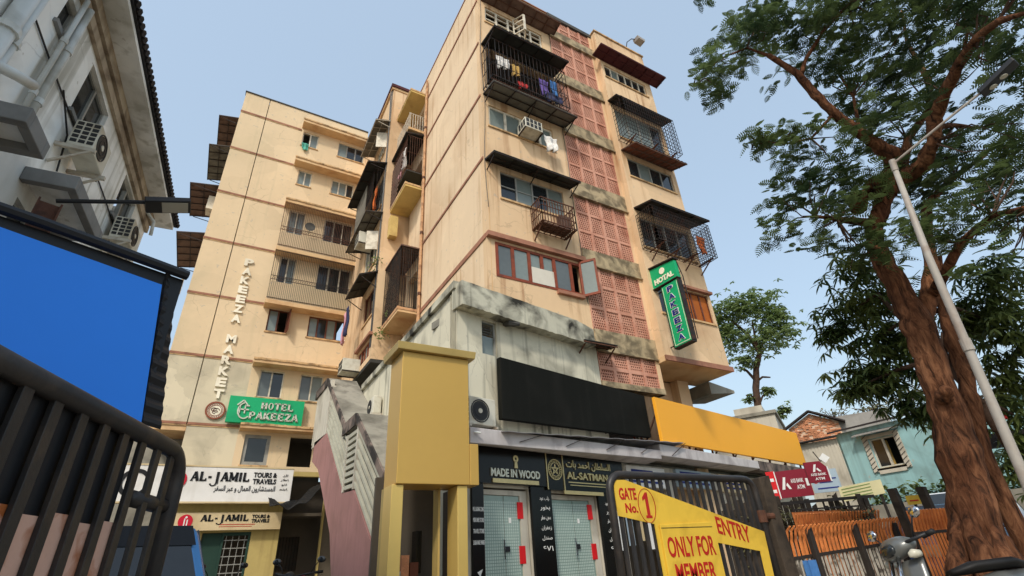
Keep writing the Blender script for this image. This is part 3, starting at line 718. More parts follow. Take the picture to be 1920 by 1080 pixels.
mb = MB().box(RB, 11.95, 12.2, -1.2, -.252, 6.62, ROOF).box(RB, 14.78, 15.03, -8, -.252, 6.62, ROOF); obj('wall', mb, 'peach_front', main)
obj('soffit', MB().box(RB, 11.9, 15.07, -1.6, .04, 6.45, 6.615), 'slab_under', main)
obj('string_course', MB().box(RB, 11.88, 15.09, .042, .1, 6.45, 6.62), 'band', main)
obj('wall', MB().box(RB, 12.05, 14.25, -1.95, -1.65, 0, 6.44), 'peach_front', main)
obj('pier', MB().box(RB, 13.75, 14.28, -1.64, -1.3, 0, 6.44), 'peach_front', main)
obj('sunshade', MB().hexa([RB.p(14.9, -.9, 5.95), RB.p(16.2, -.9, 6.1), RB.p(16.2, -2.3, 6.1), RB.p(14.9, -2.3, 5.95), RB.p(14.9, -.9, 6.4), RB.p(16.2, -.9, 6.2), RB.p(16.2, -2.3, 6.2), RB.p(14.9, -2.3, 6.4)]), 'concrete', main)
obj('roof', MB().box(MF, 6.09, 14.77, -13, -.26, ROOF-.5, ROOF-.3), 'concrete', main)
obj('wall', MB().box(MF, 6.1, 15.0, -13.3, -13.05, 0, ROOF), 'peach', main)
obj('coping', MB().box(MF, 5.78, 9.42, -.3, .05, ROOF+.002, ROOF+.06), 'band', main)
obj('coping', MB().box(MF, 9.42, 11.95, -.3, .07, ROOF-.15, ROOF+.06), 'concrete_dark', main)
obj('coping', MB().box(RB, 11.9, 15.08, -.3, .06, ROOF+.002, ROOF+.08), 'slab_edge', main)
obj('coping', MB().box(SW, -18.35, -11.13, -.25, .03, ROOF+.002, ROOF+.06), 'band', main)
obj('inner_backing', MB().box(MF, 6.1, 14.7, -1.9, -1.7, 0, ROOF-.6), 'interior', main)
for z in (9.6, 12.7, 15.7, 18.7): obj('floor_slab', MB().box(MF, 6.1, 14.7, -1.7, -.6, z, z+.12), 'interior', main)
# painted string courses along the side wall, turning the corner
for z, h, m in ((9.72, .17, 'band'), (12.85, .1, 'band'), (15.88, .1, 'band'), (18.84, .1, 'band'), (21.62, .1, 'band')):
    obj('string_course', MB().box(SW, -16.35, -10.86, .002, .035, z-h/2, z+h/2), m, main)
obj('corner_groove', MB().box(MF, 5.94, 5.965, .001, .006, 7.2, 21.6), 'slab_under', main)
obj('string_course', MB().box(MF, 5.8, 9.42, .002, .16, 9.64, 9.8), 'band', main)
# ---- lattice bay
G = [(5.6, 6.52, 2), (7.26, 9.56, 3), (10.24, 12.5, 3), (13.3, 15.62, 3), (16.32, 18.6, 3), (19.28, 21.6, 3), (22.22, 23.1, 2)]
prev = 5.42
for (z0, z1, n) in G:
    b = obj('mould_band', MB().box(MF, 9.421, 11.949, -.3, .05, prev, z0-.0), 'mould_band', main)
    if prev > 5.5: obj('drip_edge', MB().box(MF, 9.4, 11.94, .051, .11, prev-.0, prev+.05), 'mould_band', b)
    prev = z1
obj('side_pier', MB().box(MF, 11.78, 11.948, -.25, .03, 5.42, ROOF-.16), 'peach_front', main)
def jali_mesh(w, h, nc, nr):
    mb = MB(); fr = W0; t = .03; d = .07; ph = h/nr; pw = w/nc
    for r in range(nr+1): mb.box(fr, 0, w, 0, d, max(0, r*ph-t/2), min(h, r*ph+t/2))
    for r in range(nr):
        off = pw*.5 if r % 2 else 0.
        for c in range(nc+1):
            u = c*pw+off
            if u > w+.001: continue
            ww = t*1.15
            mb.box(fr, max(0, u-ww/2), min(w, u+ww/2), .004, d-.004, r*ph+t/2, (r+1)*ph-t/2)
    return mesh_from(mb, 'lattice_panel')
jm = {}
for (z0, z1, n) in G:
    U0, U1 = 9.46, 11.76; rib = .11; pw = (U1-U0-rib*3)/4
    hs_ = [.30, .35, .35] if n == 3 else [.55, .45]
    tot = z1-z0-rib*(n-1)-.04; zz = z0+.02; fb = MB()
    rowz = []
    for fr_ in reversed(hs_): rowz.append((zz, zz+tot*fr_)); zz += tot*fr_+rib
    for k in range(1, 4): u = U0+k*pw+(k-1)*rib; fb.box(MF, u, u+rib, -.1, .02, z0, z1)
    for (a, b) in rowz[:-1]:
        for k in range(4): u = U0+k*(pw+rib); fb.box(MF, u, u+pw, -.1, .018, b, b+rib)
    fb.box(MF, 9.425, U0, -.1, .02, z0, z1).box(MF, U1, 11.779, -.1, .02, z0, z1)
    obj('lattice_frame', fb, 'jali', main)
    for (a, b) in rowz:
        key = round(b-a, 2)
        if key not in jm:
            me = jali_mesh(pw, b-a, 6, max(4, int(round((b-a)/.09)))); me.materials.append(MATS['jali']); jm[key] = me
        for k in range(4): piece('lattice_panel', jm[key], MF.p(U0+k*(pw+rib), -.075, a), main)
# ---- windows of the left bay
w = window(main, MF, 6.1, 9.3, 8.35, 9.55, 6, fm='frame_wood', v=.02, fw=.09, opened=(2, 3, 5), weights=[1, 1, .8, .8, 1.1, .8], sill=False, pm='glass_reflect', label='old wooden window with a white board and one open leaf')
e = [6.1+3.2*x/5.5 for x in (2, 2.8, 3.6)]
for k in range(2):
    obj('pane', MB().box(MF, e[k]+.06, e[k+1]-.06, -.03, -.02, 9.0, 9.46), 'glass_haze', w)
obj('board', MB().box(MF, e[0]+.06, e[2]-.06, .0, .03, 8.42, 8.97), 'ply_white', w)
lf = F(9.2, 10.81, -52)
obj('casement', MB().box(lf, 0, .07, .0, .05, 8.3, 9.6).box(lf, .5, .57, 0, .05, 8.3, 9.6).box(lf, .07, .5, 0, .05, 8.3, 8.38).box(lf, .07, .5, 0, .05, 9.52, 9.6), 'frame_wood', w)
obj('pane', MB().box(lf, .07, .5, .015, .03, 8.38, 9.52), 'glass_haze', w)
obj('broken_sill', MB().box(MF, 8.2, 9.2, .0, .12, 8.22, 8.33), 'band', w)
window(main, MF, 6.42, 8.95, 11.35, 12.5, 4, fm='frame_grey', pm='glass_dark', fw=.045, sill=True, rows=1)
window(main, MF, 6.1, 8.85, 14.45, 15.5, 4, fm='frame_white', fw=.08, weights=[1.1, 1, 1.3, .9], opened=(2,), pms=['glass_haze', 'glass_haze', 'glass_dark', 'glass_haze'])
wt_ = window(main, MF, 6.15, 8.95, 20.4, 21.42, 5, fm='frame_white', fw=.07, rows=2, opened=(0, 1, 2, 3, 4))
for (uu, aa) in ((7.5, -60), (8.05, 50)):
    lf = F(MF.p(uu, 0, 0).x, 10.83, aa if aa < 0 else 180-130)
    mb = MB()
    s_ = -1 if aa < 0 else 1
    q = lambda t, z: MF.p(uu+.25*t*(-s_), .02+.42*t, z)
    mb.bar(q(0, 20.4), q(0, 21.4), .05).bar(q(1, 20.4), q(1, 21.4), .05)
    for zz in (20.42, 20.75, 21.08, 21.38): mb.bar(q(0, zz), q(1, zz), .04)
    obj('casement', mb, 'frame_white', wt_)
# small window beside the lowest lattice
window(main, MF, 8.72, 9.38, 5.5, 6.45, 2, fm='frame_brown', pm='glass_dark', fw=.06, sill=False)
awning(main, MF, 8.55, 9.75, 6.62, 6.52, .6, 'sheet_dark', brackets=2, ribs=2, rim='iron_rust')
# caged loggia, fourth level
obj('parapet', MB().box(MF, 6.1, 9.2, .004, .05, 15.98, 16.5), 'ply_white', main)
cg = cage(main, MF, 5.92, 9.25, 0, .75, 16.15, 18.2, nu=20, nz=3, nv=4, w=.018)
mb = MB()
for k in range(34):
    u = 5.95+3.25*k/33; mb.bar(MF.p(u, .12, 16.5), MF.p(u, .12, 18.55), .02)
obj('inner_grille', mb, 'iron', cg)
mb = MB()
for k in range(5):
    mb.bar(MF.p(5.92, .15*k+.02, 16.12), MF.p(9.25, .15*k+.02, 16.12), .022)
obj('cage_floor', mb, 'iron_rust', cg)
# awnings of the left bay
awning(main, MF, 5.98, 9.62, 21.74, 21.88, .66, 'sheet_brown', brackets=0, ribs=6, rim='iron_rust')
awning(main, MF, 5.9, 9.28, 18.78, 18.5, 1.1, 'sheet_dark', brackets=2, ribs=5)
awning(main, MF, 5.9, 9.5, 15.95, 15.76, .82, 'sheet_grey', brackets=3, ribs=4, rim='iron')
awning(main, MF, 5.87, 9.3, 12.78, 12.6, .65, 'sheet_dark', brackets=3, ribs=4)
# flower-box cage at the black window
fc = cage(main, MF, 7.5, 8.82, 0, .62, 10.4, 11.32, nu=12, nz=3, nv=6, w=.022, m='iron_rust')
obj('clutter_board', MB().box(MF, 7.6, 8.7, .08, .5, 10.42, 10.47).box(MF, 8.3, 8.7, .3, .5, 10.48, 10.95), 'sheet_brown', fc)
brackets(fc, MF, (7.55, 8.75), .6, 10.4, .4)
# ---- windows of the right bay
window(main, RB, 12.1, 14.65, 20.15, 20.98, 6, fm='frame_white', pm='glass_dark', fw=.05)
window(main, RB, 12.15, 14.85, 16.4, 18.1, 4, fm='frame_grey', pm='glass_dark', fw=.05)
window(main, RB, 12.25, 14.75, 14.3, 15.3, 4, fm='frame_grey', pm='glass_dark', fw=.045)
window(main, RB, 12.15, 14.8, 10.9, 12.25, 4, fm='frame_grey', pm='glass_dark', fw=.05, opened=(1,))
window(main, RB, 12.3, 14.9, 8.25, 9.42, 6, fm='frame_brown', fw=.05, pms=['glass_dark', 'glass_dark', 'curtain_orange', 'curtain_orange', 'curtain_orange', 'curtain_orange'])
obj('string_course', MB().box(RB, 12.25, 15.06, .002, .14, 9.46, 9.56), 'band', main)
awning(main, RB, 11.5, 15.5, 21.25, 21.3, .66, 'sheet_maroon', brackets=0, ribs=7, rim='sheet_maroon')
awning(main, RB, 11.85, 15.1, 18.4, 18.25, .55, 'sheet_dark', brackets=0, ribs=4)
awning(main, RB, 12.0, 14.88, 15.6, 15.32, .82, 'sheet_red', brackets=0, ribs=7, rim='sheet_brown', corr=14)
awning(main, RB, 12.0, 15.05, 12.6, 12.35, .92, 'sheet_dark', brackets=0, ribs=4)
c2 = cage(main, RB, 12.0, 15.05, 0, .62, 16.1, 18.15, nu=22, nz=9, nv=5, w=.014)
brackets(c2, RB, (12.4, 13.6, 14.7), .6, 16.1, .3)
c4 = cage(main, RB, 12.0, 15.05, 0, .78, 10.72, 12.2, nu=34, nz=10, nv=8, w=.014)
brackets(c4, RB, (12.35, 13.2, 14.05, 14.9), .7, 10.72, .4)
# roof lamp
rl = empty('flood_lamp', RB.p(14.2, 0, 23.35), 'small flood lamp on a bent arm above the maroon awning', 'lamp')
obj('arm', MB().tube([RB.p(14.0, .0, 23.36), RB.p(14.05, .1, 23.75), RB.p(14.25, .25, 23.95), RB.p(14.5, .35, 23.95)], .022, 6), 'iron', rl)
obj('head', MB().hexa([RB.p(14.45, .2, 23.8), RB.p(14.85, .2, 23.75), RB.p(14.85, .55, 23.75), RB.p(14.45, .55, 23.8), RB.p(14.4, .2, 23.98), RB.p(14.9, .2, 23.93), RB.p(14.9, .55, 23.93), RB.p(14.4, .55, 23.98)]), 'lamp_steel', rl)

# ---- stair tower between the block and the wing (balconies, cantilevered rooms)
mb = MB(); th = [(-20.9, -19.0, 8.72, 9.45), (-20.9, -19.5, 20.1, 21.2), (-21.5, -19.0, 16.4, 18.3), (-21.5, -19.2, 13.4, 15.2), (-20.6, -19.0, 10.6, 12.0)]
wall(mb, SB, -24.29, -18.6, 8.45, 24.0, th); obj('wall', mb, 'peach_front', main)
mb = MB(); wall(mb, FB, 4.901, 6.3, 8.45, 24.0); obj('wall', mb, 'peach_front', main)
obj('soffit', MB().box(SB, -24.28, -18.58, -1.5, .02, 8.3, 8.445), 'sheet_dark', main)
obj('wall', MB().box(SB, -24.28, -18.9, -1.1, -.9, 0, 8.3), 'stucco_grey', main)
obj('roof', MB().box(SB, -24.28, -18.55, -1.6, .1, 24.003, 24.15), 'slab_under', main)
obj('coping', MB().box(SB, -24.2, -18.5, .02, .14, 24.15, 24.35).box(SB, -18.6, -18.48, -1.2, .02, 24.152, 24.33), 'sheet_maroon', main)
for z, m in ((9.6, 'slab_under'), (15.7, 'slab_yellow'), (21.7, 'slab_yellow')):
    b = obj('balcony', MB().box(SW, -18.59, -16.45, .002, .88, z, z+.1), m, main)
    obj('rough_edge', MB().box(SW, -18.59, -16.43, .8, .9, z+.102, z+.22).box(SW, -16.53, -16.43, .0, .8, z+.102, z+.2), 'slab_edge' if z > 10 else 'pipe_rust', b)
    if z < 12:
        c = cage(main, SW, -18.58, -16.47, 0, .86, 9.85, 12.55, nu=20, nz=2, nv=10, w=.013, m='iron', floor=False, roof=True)
        mb = MB()
        for k in range(30):
            t = k/29; a = SW.p(-18.58+2.1*t, .86, 9.85); mb.bar(a, SW.p(min(-16.48, -18.58+2.1*t+.9), .86, 9.85+2.7*min(1, (2.1-2.1*t)/.9)), .012)
        for k in range(9):
            v = .05+.8*k/8; mb.bar(SW.p(-16.47, v, 9.85), SW.p(-16.47, v, 12.55), .013)
        obj('mesh', mb, 'iron', c)
        obj('cage_roof', MB().box(SW, -18.59, -16.42, .0, .9, 12.56, 12.62), 'sheet_brown', c)
    elif z < 18:
        c = cage(main, SW, -18.55, -16.47, 0, .86, 16.7, 18.75, nu=16, nz=2, nv=8, w=.013, m='iron_rust', floor=True)
        mb = MB()
        for k in range(12):
            zz = 15.9+.2*k; mb.box(SW, -18.6, -17.7+.06*k, .87, .9, zz, zz+.13)
        obj('louvre', mb, 'sheet_brown', c)
        obj('cage_floor', MB().box(SW, -18.5, -16.47, .0, .85, 16.6, 16.66), 'sheet_dark', c)
        awning(main, SW, -18.58, -16.42, 19.05, 18.85, 1.0, 'sheet_dark', brackets=0, ribs=3)
    else:
        mb = MB()
        for k in range(7): mb.bar(SW.p(-16.6-.0*k, .05+.12*k, 19.35), SW.p(-16.6, .05+.12*k, 20.35), .03)
        mb.bar(SW.p(-16.6, .02, 20.36), SW.p(-16.6, .85, 20.36), .03)
        for k in range(12): mb.bar(SW.p(-16.6-.16*k, .82, 19.35), SW.p(-16.6-.16*k, .82, 20.35), .025)
        obj('railing', mb, 'iron_white', b)
        obj('balcony', MB().box(SW, -18.59, -16.5, .002, .86, 19.2, 19.34), 'slab_edge', main)
for k in range(2):
    obj('rainwater_pipe', MB().tube([SW.p(-16.37-.1*k, .09, .2), SW.p(-16.37-.1*k, .09, 22.8-.4*k)], .055 if k == 0 else .04, 8), 'pipe_rust', main)
for z in (10.4, 13.3, 16.3, 19.4):
    obj('pipe_collar', MB().tube([SW.p(-16.37, .09, z), SW.p(-16.37, .09, z+.12)], .075, 8), 'iron_rust', main)
window(main, SB, -20.9, -19.0, 8.72, 9.45, 4, fm='frame_wood', pm='glass_haze', sill=False)
obj('string_course', MB().box(SB, -21.0, -18.62, .002, .15, 9.5, 9.62), 'band', main)
window(main, SB, -20.9, -19.5, 20.1, 21.2, 3, fm='frame_white', rows=2)
window(main, SB, -21.5, -19.0, 16.4, 18.3, 3, fm='frame_grey', pm='glass_dark', bars=12)
window(main, SB, -21.5, -19.2, 13.4, 15.2, 3, fm='frame_white', pm='glass_haze')
window(main, SB, -20.6, -19.0, 10.6, 12.0, 2, fm='frame_brown', pm='glass_dark', opened=(0,))
awning(main, SB, -21.6, -18.62, 21.65, 21.4, .78, 'sheet_grey', brackets=2, ribs=5, rim='iron_white')
awning(main, SB, -22.6, -18.62, 18.72, 18.46, .95, 'sheet_dark', brackets=2, ribs=5)
awning(main, SB, -22.4, -18.62, 15.68, 15.5, .8, 'sheet_grey', brackets=2, ribs=4)
awning(main, SB, -21.1, -18.62, 12.5, 12.15, .78, 'sheet_dark', brackets=2, ribs=3, drop=.7)
cb = cage(main, SB, -22.3, -18.8, 0, .5, 15.95, 18.3, nu=22, nz=2, nv=4, w=.013)
obj('side_sheet', MB().box(SB, -22.2, -20.2, .5, .53, 15.95, 18.3), 'sheet_grey', cb)
for zz in (13.9, 20.2):
    obj('casement', MB().prism([SB.p(-19.1, .02, zz), SB.p(-19.3, .5, zz), SB.p(-19.3, .5, zz+1.0), SB.p(-19.1, .02, zz+1.0)], (0, .04, 0)), 'frame_white', main)
obj('hanging_box', MB().box(SB, -18.55, -18.2, -.6, -.25, 14.2, 15.3), 'slab_yellow', main)
# clutter along the tower roof edge
for k in range(16):
    y = 18.7+rnd.random()*5.3
    obj('roof_clutter', MB().box(F(4.7, y, rnd.uniform(0, 90)), 0, rnd.uniform(.1, .3), 0, rnd.uniform(.05, .2), 24.16, 24.36+rnd.random()*.35), rnd.choice(['sheet_grey', 'concrete_dark', 'sheet_brown']), main)
# cables and conduits down the tower corner
for k in range(5):
    a = 18.66+.05*k; obj('cable', MB().tube([SB.p(-a, .03+.02*k, 24.4), SB.p(-a-.04*math.sin(k), .05, 20+k*.3), SB.p(-a, .04, 13.0+k), SB.p(-a-.05, .03, 9.0)], .012, 5), 'lamp_black', main)
obj('cable', MB().tube([MF.p(5.9+.05*math.sin(t), .03, 22.5-t*.9) for t in range(14)], .01, 4), 'lamp_black', main)
obj('cable', MB().tube([MF.p(9.36+.02*math.sin(t*2), .03, 22.5-t*1.2) for t in range(13)], .014, 4), 'lamp_black', main)
# ================================================================ grey annex with the shops
SH = F(4.38, 9.82, 11)
an = empty('shop_annex', SH.p(4, -2, 0), 'stained grey low annex with shop doors below the peach front block', 'building')
mb = MB(); wall(mb, SH, 0, 5.1, 3.32, 6.95, [(.76, 1.22, 5.5, 6.4)]); obj('wall', mb, 'stucco_grey', an)
AS = F(4.38, 0, -90)
mb = MB(); wall(mb, AS, -18.25, -10.1, 0, 7.0); obj('wall', mb, 'stucco_grey', an)
obj('corner_pier', MB().prism([SH.p(0, 0, 0), SH.p(0, -.25, 0), (4.38, 10.1, 0), (4.38, 9.83, 0)], (0, 0, 6.95)).box(SH, 0, .3, .001, .03, 3.55, 6.43), 'stucco_grey', an)
n = 40; top = [SH.p(-.05+4.75*k/n, .32, 7.12-.02*rnd.random()-(0 if k < 34 else (k-34)*.02)) for k in range(n+1)]
bot = [SH.p(-.05+4.75*k/n, .32, 6.48-.03*rnd.random()) for k in range(n+1)]
mb = MB()
for k in range(n):
    b0 = SH.n*-.42; mb.hexa([bot[k], bot[k+1], bot[k+1]+b0, bot[k]+b0, top[k], top[k+1], top[k+1]+b0, top[k]+b0])
obj('cornice', mb, 'cornice_grey', an)
obj('coping', MB().box(AS, -18.2, -9.75, -.2, .1, 7.003, 7.2), 'cornice_grey', an)
obj('roof', MB().box(SH, .2, 5.0, -1.4, -.26, 6.5, 6.7), 'concrete', an)
w = window(an, SH, .76, 1.22, 5.5, 6.4, 1, fm='frame_grey', pm='glass_haze', fw=.04, opened=(0,), sill=False)
obj('pane', MB().box(SH, .8, 1.18, -.11, -.095, 5.54, 6.02), 'glass_haze', w)
for k in range(5):
    z = 6.05+k*.07
    obj('louvre', MB().hexa([SH.p(.8, -.06, z), SH.p(1.18, -.06, z), SH.p(1.18, -.12, z+.045), SH.p(.8, -.12, z+.045), SH.p(.8, -.06, z+.008), SH.p(1.18, -.06, z+.008), SH.p(1.18, -.12, z+.053), SH.p(.8, -.12, z+.053)]), 'glass_haze', w)
obj('lamp_remnant', MB().tube([SH.p(1.5, .02, 6.47), SH.p(1.5, .2, 6.42), SH.p(1.75, .3, 6.4)], [.08, .1, .05], 7), 'concrete_dark', an)
# shop front walls at street level
mb = MB(); wall(mb, SH, .1, 15.8, 0, 3.315, [(.63, 1.93, -1, 2.5), (2.6, 4.2, -1, 2.45), (5.2, 7.4, -1, 2.7), (7.9, 10.4, -1, 2.8), (10.9, 12.6, -1, 2.7)]); obj('wall', mb, 'plaster_pale', an)
obj('inner_backing', MB().box(SH, .1, 15.8, -2.6, -2.4, 0, 3.3), 'tile_beige', an)
obj('party_wall', MB().box(SH, 2.2, 2.35, -2.4, -.26, 0, 3.3).box(SH, 5.0, 5.12, -2.4, -.26, 0, 3.3), 'tile_beige', an)
obj('ceiling', MB().box(SH, .1, 15.8, -2.6, -.255, 3.32, 3.45), 'concrete', an)
obj('roof', MB().box(SH, 5.12, 15.8, -5, .1, 3.46, 3.8), 'concrete', an)
for (a, b) in ((.33, .62), (1.95, 2.58), (4.22, 5.0)):
    obj('black_pier', MB().box(SH, a, b, .002, .07, 0, 2.55), 'black_gloss', an)
# glass doors
for (a, b, zt) in ((.66, 1.9, 2.46), (2.63, 4.17, 2.42)):
    wdt = b-a
    fr_ = obj('door', MB().box(SH, a, a+.05, -.1, -.04, 0, zt).box(SH, b-.2, b, -.1, -.04, 0, zt).box(SH, a+.05, b-.2, -.1, -.04, zt-.1, zt), 'plaster_pale', an)
    mid = a+.05+(wdt-.25)*.55
    obj('glass_leaf', MB().box(SH, a+.06, mid-.01, -.08, -.065, .05, zt-.11), 'glass_green', fr_)
    obj('glass_leaf', MB().box(SH, mid+.01, b-.21, -.08, -.065, .05, zt-.11), 'glass_green', fr_)
    obj('door_handle', MB().tube([SH.p(mid-.07, -.04, 1.15), SH.p(mid-.07, .0, 1.15), SH.p(mid-.07, .0, 1.5), SH.p(mid-.07, -.04, 1.5)], .014, 6), 'chrome', fr_)
    obj('lock', MB().box(SH, mid-.02, mid+.1, -.062, -.03, 1.28, 1.38), 'lamp_black', fr_)
    obj('sticker', MB().box(SH, mid+.12, mid+.19, -.062, -.058, 1.82, 1.92), 'letter_white', fr_)
    for zz in (1.05, 1.9): obj('red_stripe', MB().box(SH, b-.27, b-.12, -.062, -.035, zz, zz+.33), 'bright_red', fr_)
    mb = MB()
    me = None
    tw = .058; rows = int((zt-.2)/tw); cols = int((wdt-.27)/tw)
    for r in range(rows):
        for c in range(cols):
            u = a+.06+c*tw; z = .05+r*tw; mb.face([SH.p(u+.008, -.0635, z), SH.p(u+tw-.008, -.0635, z), SH.p(u+tw-.008, -.0635, z+tw-.016), SH.p(u+.008, -.0635, z+tw-.016)])
    obj('mosaic_screen', mb, 'tile_green', fr_, kind='stuff', recalc=False)
# fascia boards over the doors
f1 = empty('shop_sign', SH.p(1.4, .15, 2.55), 'black glossy fascia with silver letters reading MADE IN WOOD', 'sign')
obj('panel', MB().box(SH, .48, 2.42, .0, .12, 2.56, 3.3), 'black_gloss', f1)
lettering('MADE IN WOOD', SH, .78, 2.2, 2.7, 2.87, .122, 'letter_silver', f1, bold=.03, depth=.03)
obj('keyhole_mark', MB().disc(SH, 1.5, .122, 3.1, .075, .02, 18, .03).prism([SH.p(1.47, .122, 3.05), SH.p(1.53, .122, 3.05), SH.p(1.55, .122, 2.9), SH.p(1.45, .122, 2.9)], SH.n*.02), 'letter_gold', f1)
obj('trim_strip', MB().box(SH, .82, 2.15, .122, .15, 2.575, 2.66), 'letter_gold', f1)
f2 = empty('shop_sign', SH.p(3.8, .15, 2.5), 'black fascia with a round seal and gold Arabic letters above the second shop door', 'sign')
obj('panel', MB().box(SH, 2.44, 5.3, .0, .12, 2.5, 3.3), 'black_gloss', f2)
obj('divider', MB().box(SH, 2.43, 2.46, .121, .14, 2.5, 3.3).box(SH, 2.98, 3.01, .121, .14, 2.5, 3.3), 'letter_gold', f2)
mb = MB().disc(SH, 2.72, .122, 2.95, .235, .02, 30, .215).disc(SH, 2.72, .122, 2.95, .16, .02, 26, .145)
for k in range(22):
    a = 2*math.pi*k/22; mb.bar(SH.p(2.72+.175*math.cos(a), .13, 2.95+.175*math.sin(a)), SH.p(2.72+.2*math.cos(a+.1), .13, 2.95+.2*math.sin(a+.1)), .018)
for k in range(5):
    a = R(90+72*k); b = R(90+144+72*k); mb.bar(SH.p(2.72+.12*math.cos(a), .13, 2.95+.12*math.sin(a)), SH.p(2.72+.12*math.cos(b), .13, 2.95+.12*math.sin(b)), .018)
obj('seal', mb, 'letter_gold', f2)
lettering('\ufe95\ufe8e\ufe91 \ufeaa\ufee4\ufea3\ufe8d \ufee5\ufe8e\ufec4\ufee0\ufeb4\ufedf\ufe8d', SH, 3.1, 4.75, 2.98, 3.2, .122, 'letter_gold', f2, bold=.01, depth=.03)
lettering('AL-SATMAN', SH, 3.1, 4.6, 2.76, 2.93, .122, 'letter_gold', f2, bold=.02, depth=.03)
obj('small_print', MB().box(SH, 3.15, 4.6, .122, .126, 2.68, 2.705).box(SH, 3.2, 4.5, .122, .126, 2.62, 2.64), 'letter_gold', f2)
obj('trim_strip', MB().box(SH, 2.95, 4.35, .122, .15, 2.42, 2.5), 'letter_gold', f2)
# words on the black piers
for k, s in enumerate(('PRE LOADING ZONE', 'PERFUME STORE', 'TRAVEL STORE', 'DUBAI MAKE WARES')):
    lettering(s, SH, .34, .61, 2.02-.2*k, 2.1-.2*k, .072, 'letter_white', an, bold=.02, depth=.004)
for k, s in enumerate(('\ufea9\ufeed\ufecb \ufe90\ufee0\ufeb0', '\ufead\ufeed\ufea8\ufe91', '\ufeae\ufec4\ufecb \ufee5\ufeeb\ufea9', '\ufee5\ufe8d\ufeae\ufed4\ufecb\ufeaf', '\ufedd\ufeaa\ufee8\ufebb', '\u06f6\u06f7\u06f1')):
    lettering(s, SH, 2.2, 2.5, 2.26-.2*k, 2.36-.2*k, .072, 'letter_white', an, bold=.0, depth=.004)
    lettering(s, SH, 4.45, 4.75, 2.2-.2*k, 2.3-.2*k, .072, 'letter_white', an, bold=.0, depth=.004)
obj('door_mark', MB().prism([SH.p(.42, .072, .95), SH.p(.55, .072, 1.0), SH.p(.5, .072, .9), SH.p(.52, .072, .84)], SH.n*.004), 'letter_white', an)
# boards of the farther shops under the canopy
for (a, b, z0, z1, m, lab) in ((5.5, 7.3, 2.72, 3.25, 'white_sign', 'white shop board under the canopy behind the gate bars'), (7.9, 9.9, 2.8, 3.3, 'pale_blue_sign', 'pale blue shop board under the canopy'), (10.4, 12.2, 2.75, 3.3, 'cream_sign', 'cream shop board at the far end of the canopy')):
    sb_ = empty('shop_sign', SH.p((a+b)/2, .1, z0), lab, 'sign')
    obj('panel', MB().box(SH, a, b, .002, .1, z0, z1), m, sb_)
    for k in range(3): obj('print', MB().box(SH, a+.2, b-.2-.2*k, .101, .106, z0+.1+.14*k, z0+.16+.14*k), 'letter_blue', sb_)
for k in range(9):
    u = 4.75+.42*k
    obj('poster', MB().box(SH, u, u+.26, .075, .08, 1.2+.1*(k % 3), 2.1+.1*(k % 2)), ['letter_white', 'pale_blue_sign', 'cream_sign', 'white_sign'][k % 4], an)
# canopy
cn = obj('canopy', MB().hexa([SH.p(-.1, .62, 3.2), SH.p(6.5, .62, 3.38), SH.p(6.5, 0, 3.33), SH.p(-.1, 0, 3.33), SH.p(-.1, .62, 3.52), SH.p(6.5, .62, 3.62), SH.p(6.5, 0, 3.62), SH.p(-.1, 0, 3.52)]), 'lilac_canopy', an, bevel=.015)
obj('canopy', MB().hexa([SH.p(6.5, .62, 3.48), SH.p(12.4, .62, 3.5), SH.p(12.4, 0, 3.46), SH.p(6.5, 0, 3.46), SH.p(6.5, .62, 3.8), SH.p(12.4, .62, 3.76), SH.p(12.4, 0, 3.8), SH.p(6.5, 0, 3.82)]), 'lilac_canopy', an, bevel=.015)
obj('canopy', MB().box(SH, 12.42, 16.2, .0, .6, 3.46, 3.78), 'mould_pink', an)
def acr(a, b): return SH.p(.7+6.9*a, .05+.7*b, 3.62+.22*a-.14*b+.2*a*b+.008*math.sin(a*60))
mb = MB().grid(acr, 48, 2)
o = obj('rain_sheet', mb, 'rain_sheet', cn, recalc=False); o.modifiers.new('t', 'SOLIDIFY').thickness = .012
for k in range(5):
    u = 1.2+1.45*k
    obj('rod', MB().bar(SH.p(u, .64, 3.3+.03*u), SH.p(u+.75, .7, 3.5+.06*u), .014), 'iron', cn)
obj('pipe_stub', MB().tube([SH.p(-.02, .64, 3.42), SH.p(.1, .7, 3.4)], .02, 6), 'pipe_white', cn)
# blank billboards
bb = empty('billboard', SH.p(3.9, .3, 3.95), 'blank black billboard mounted on the grey annex', 'billboard')
obj('panel', MB().hexa([SH.p(1.03, .3, 3.9), SH.p(6.68, .3, 4.06), SH.p(6.68, .16, 4.06), SH.p(1.03, .16, 3.9), SH.p(1.05, .3, 5.37), SH.p(6.7, .3, 5.3), SH.p(6.7, .16, 5.3), SH.p(1.05, .16, 5.37)]), 'black_board', bb, bevel=.01)
mb = MB()
for u in (1.6, 3.2, 4.8, 6.2): mb.bar(SH.p(u, .02, 4.2), SH.p(u, .16, 4.2), .04).bar(SH.p(u, .02, 5.0), SH.p(u, .16, 5.0), .04).bar(SH.p(u, .14, 4.0), SH.p(u, .14, 5.2), .04)
obj('support', mb, 'iron', bb)
yb = empty('billboard', SH.p(11.7, .6, 3.9), 'long blank yellow billboard standing on the shop canopy', 'billboard')
obj('panel', MB().box(SH, 6.75, 16.75, .5, .6, 3.9, 5.2), 'yellow_board', yb, bevel=.008)
mb = MB()
for k in range(8):
    u = 7+1.35*k; mb.bar(SH.p(u, .46, 3.82), SH.p(u, .46, 5.1), .05).bar(SH.p(u, -.3, 3.8), SH.p(u, .46, 4.9), .04)
mb.bar(SH.p(6.8, .46, 4.1), SH.p(16.7, .46, 4.1), .04).bar(SH.p(6.8, .46, 5.0), SH.p(16.7, .46, 5.0), .04)
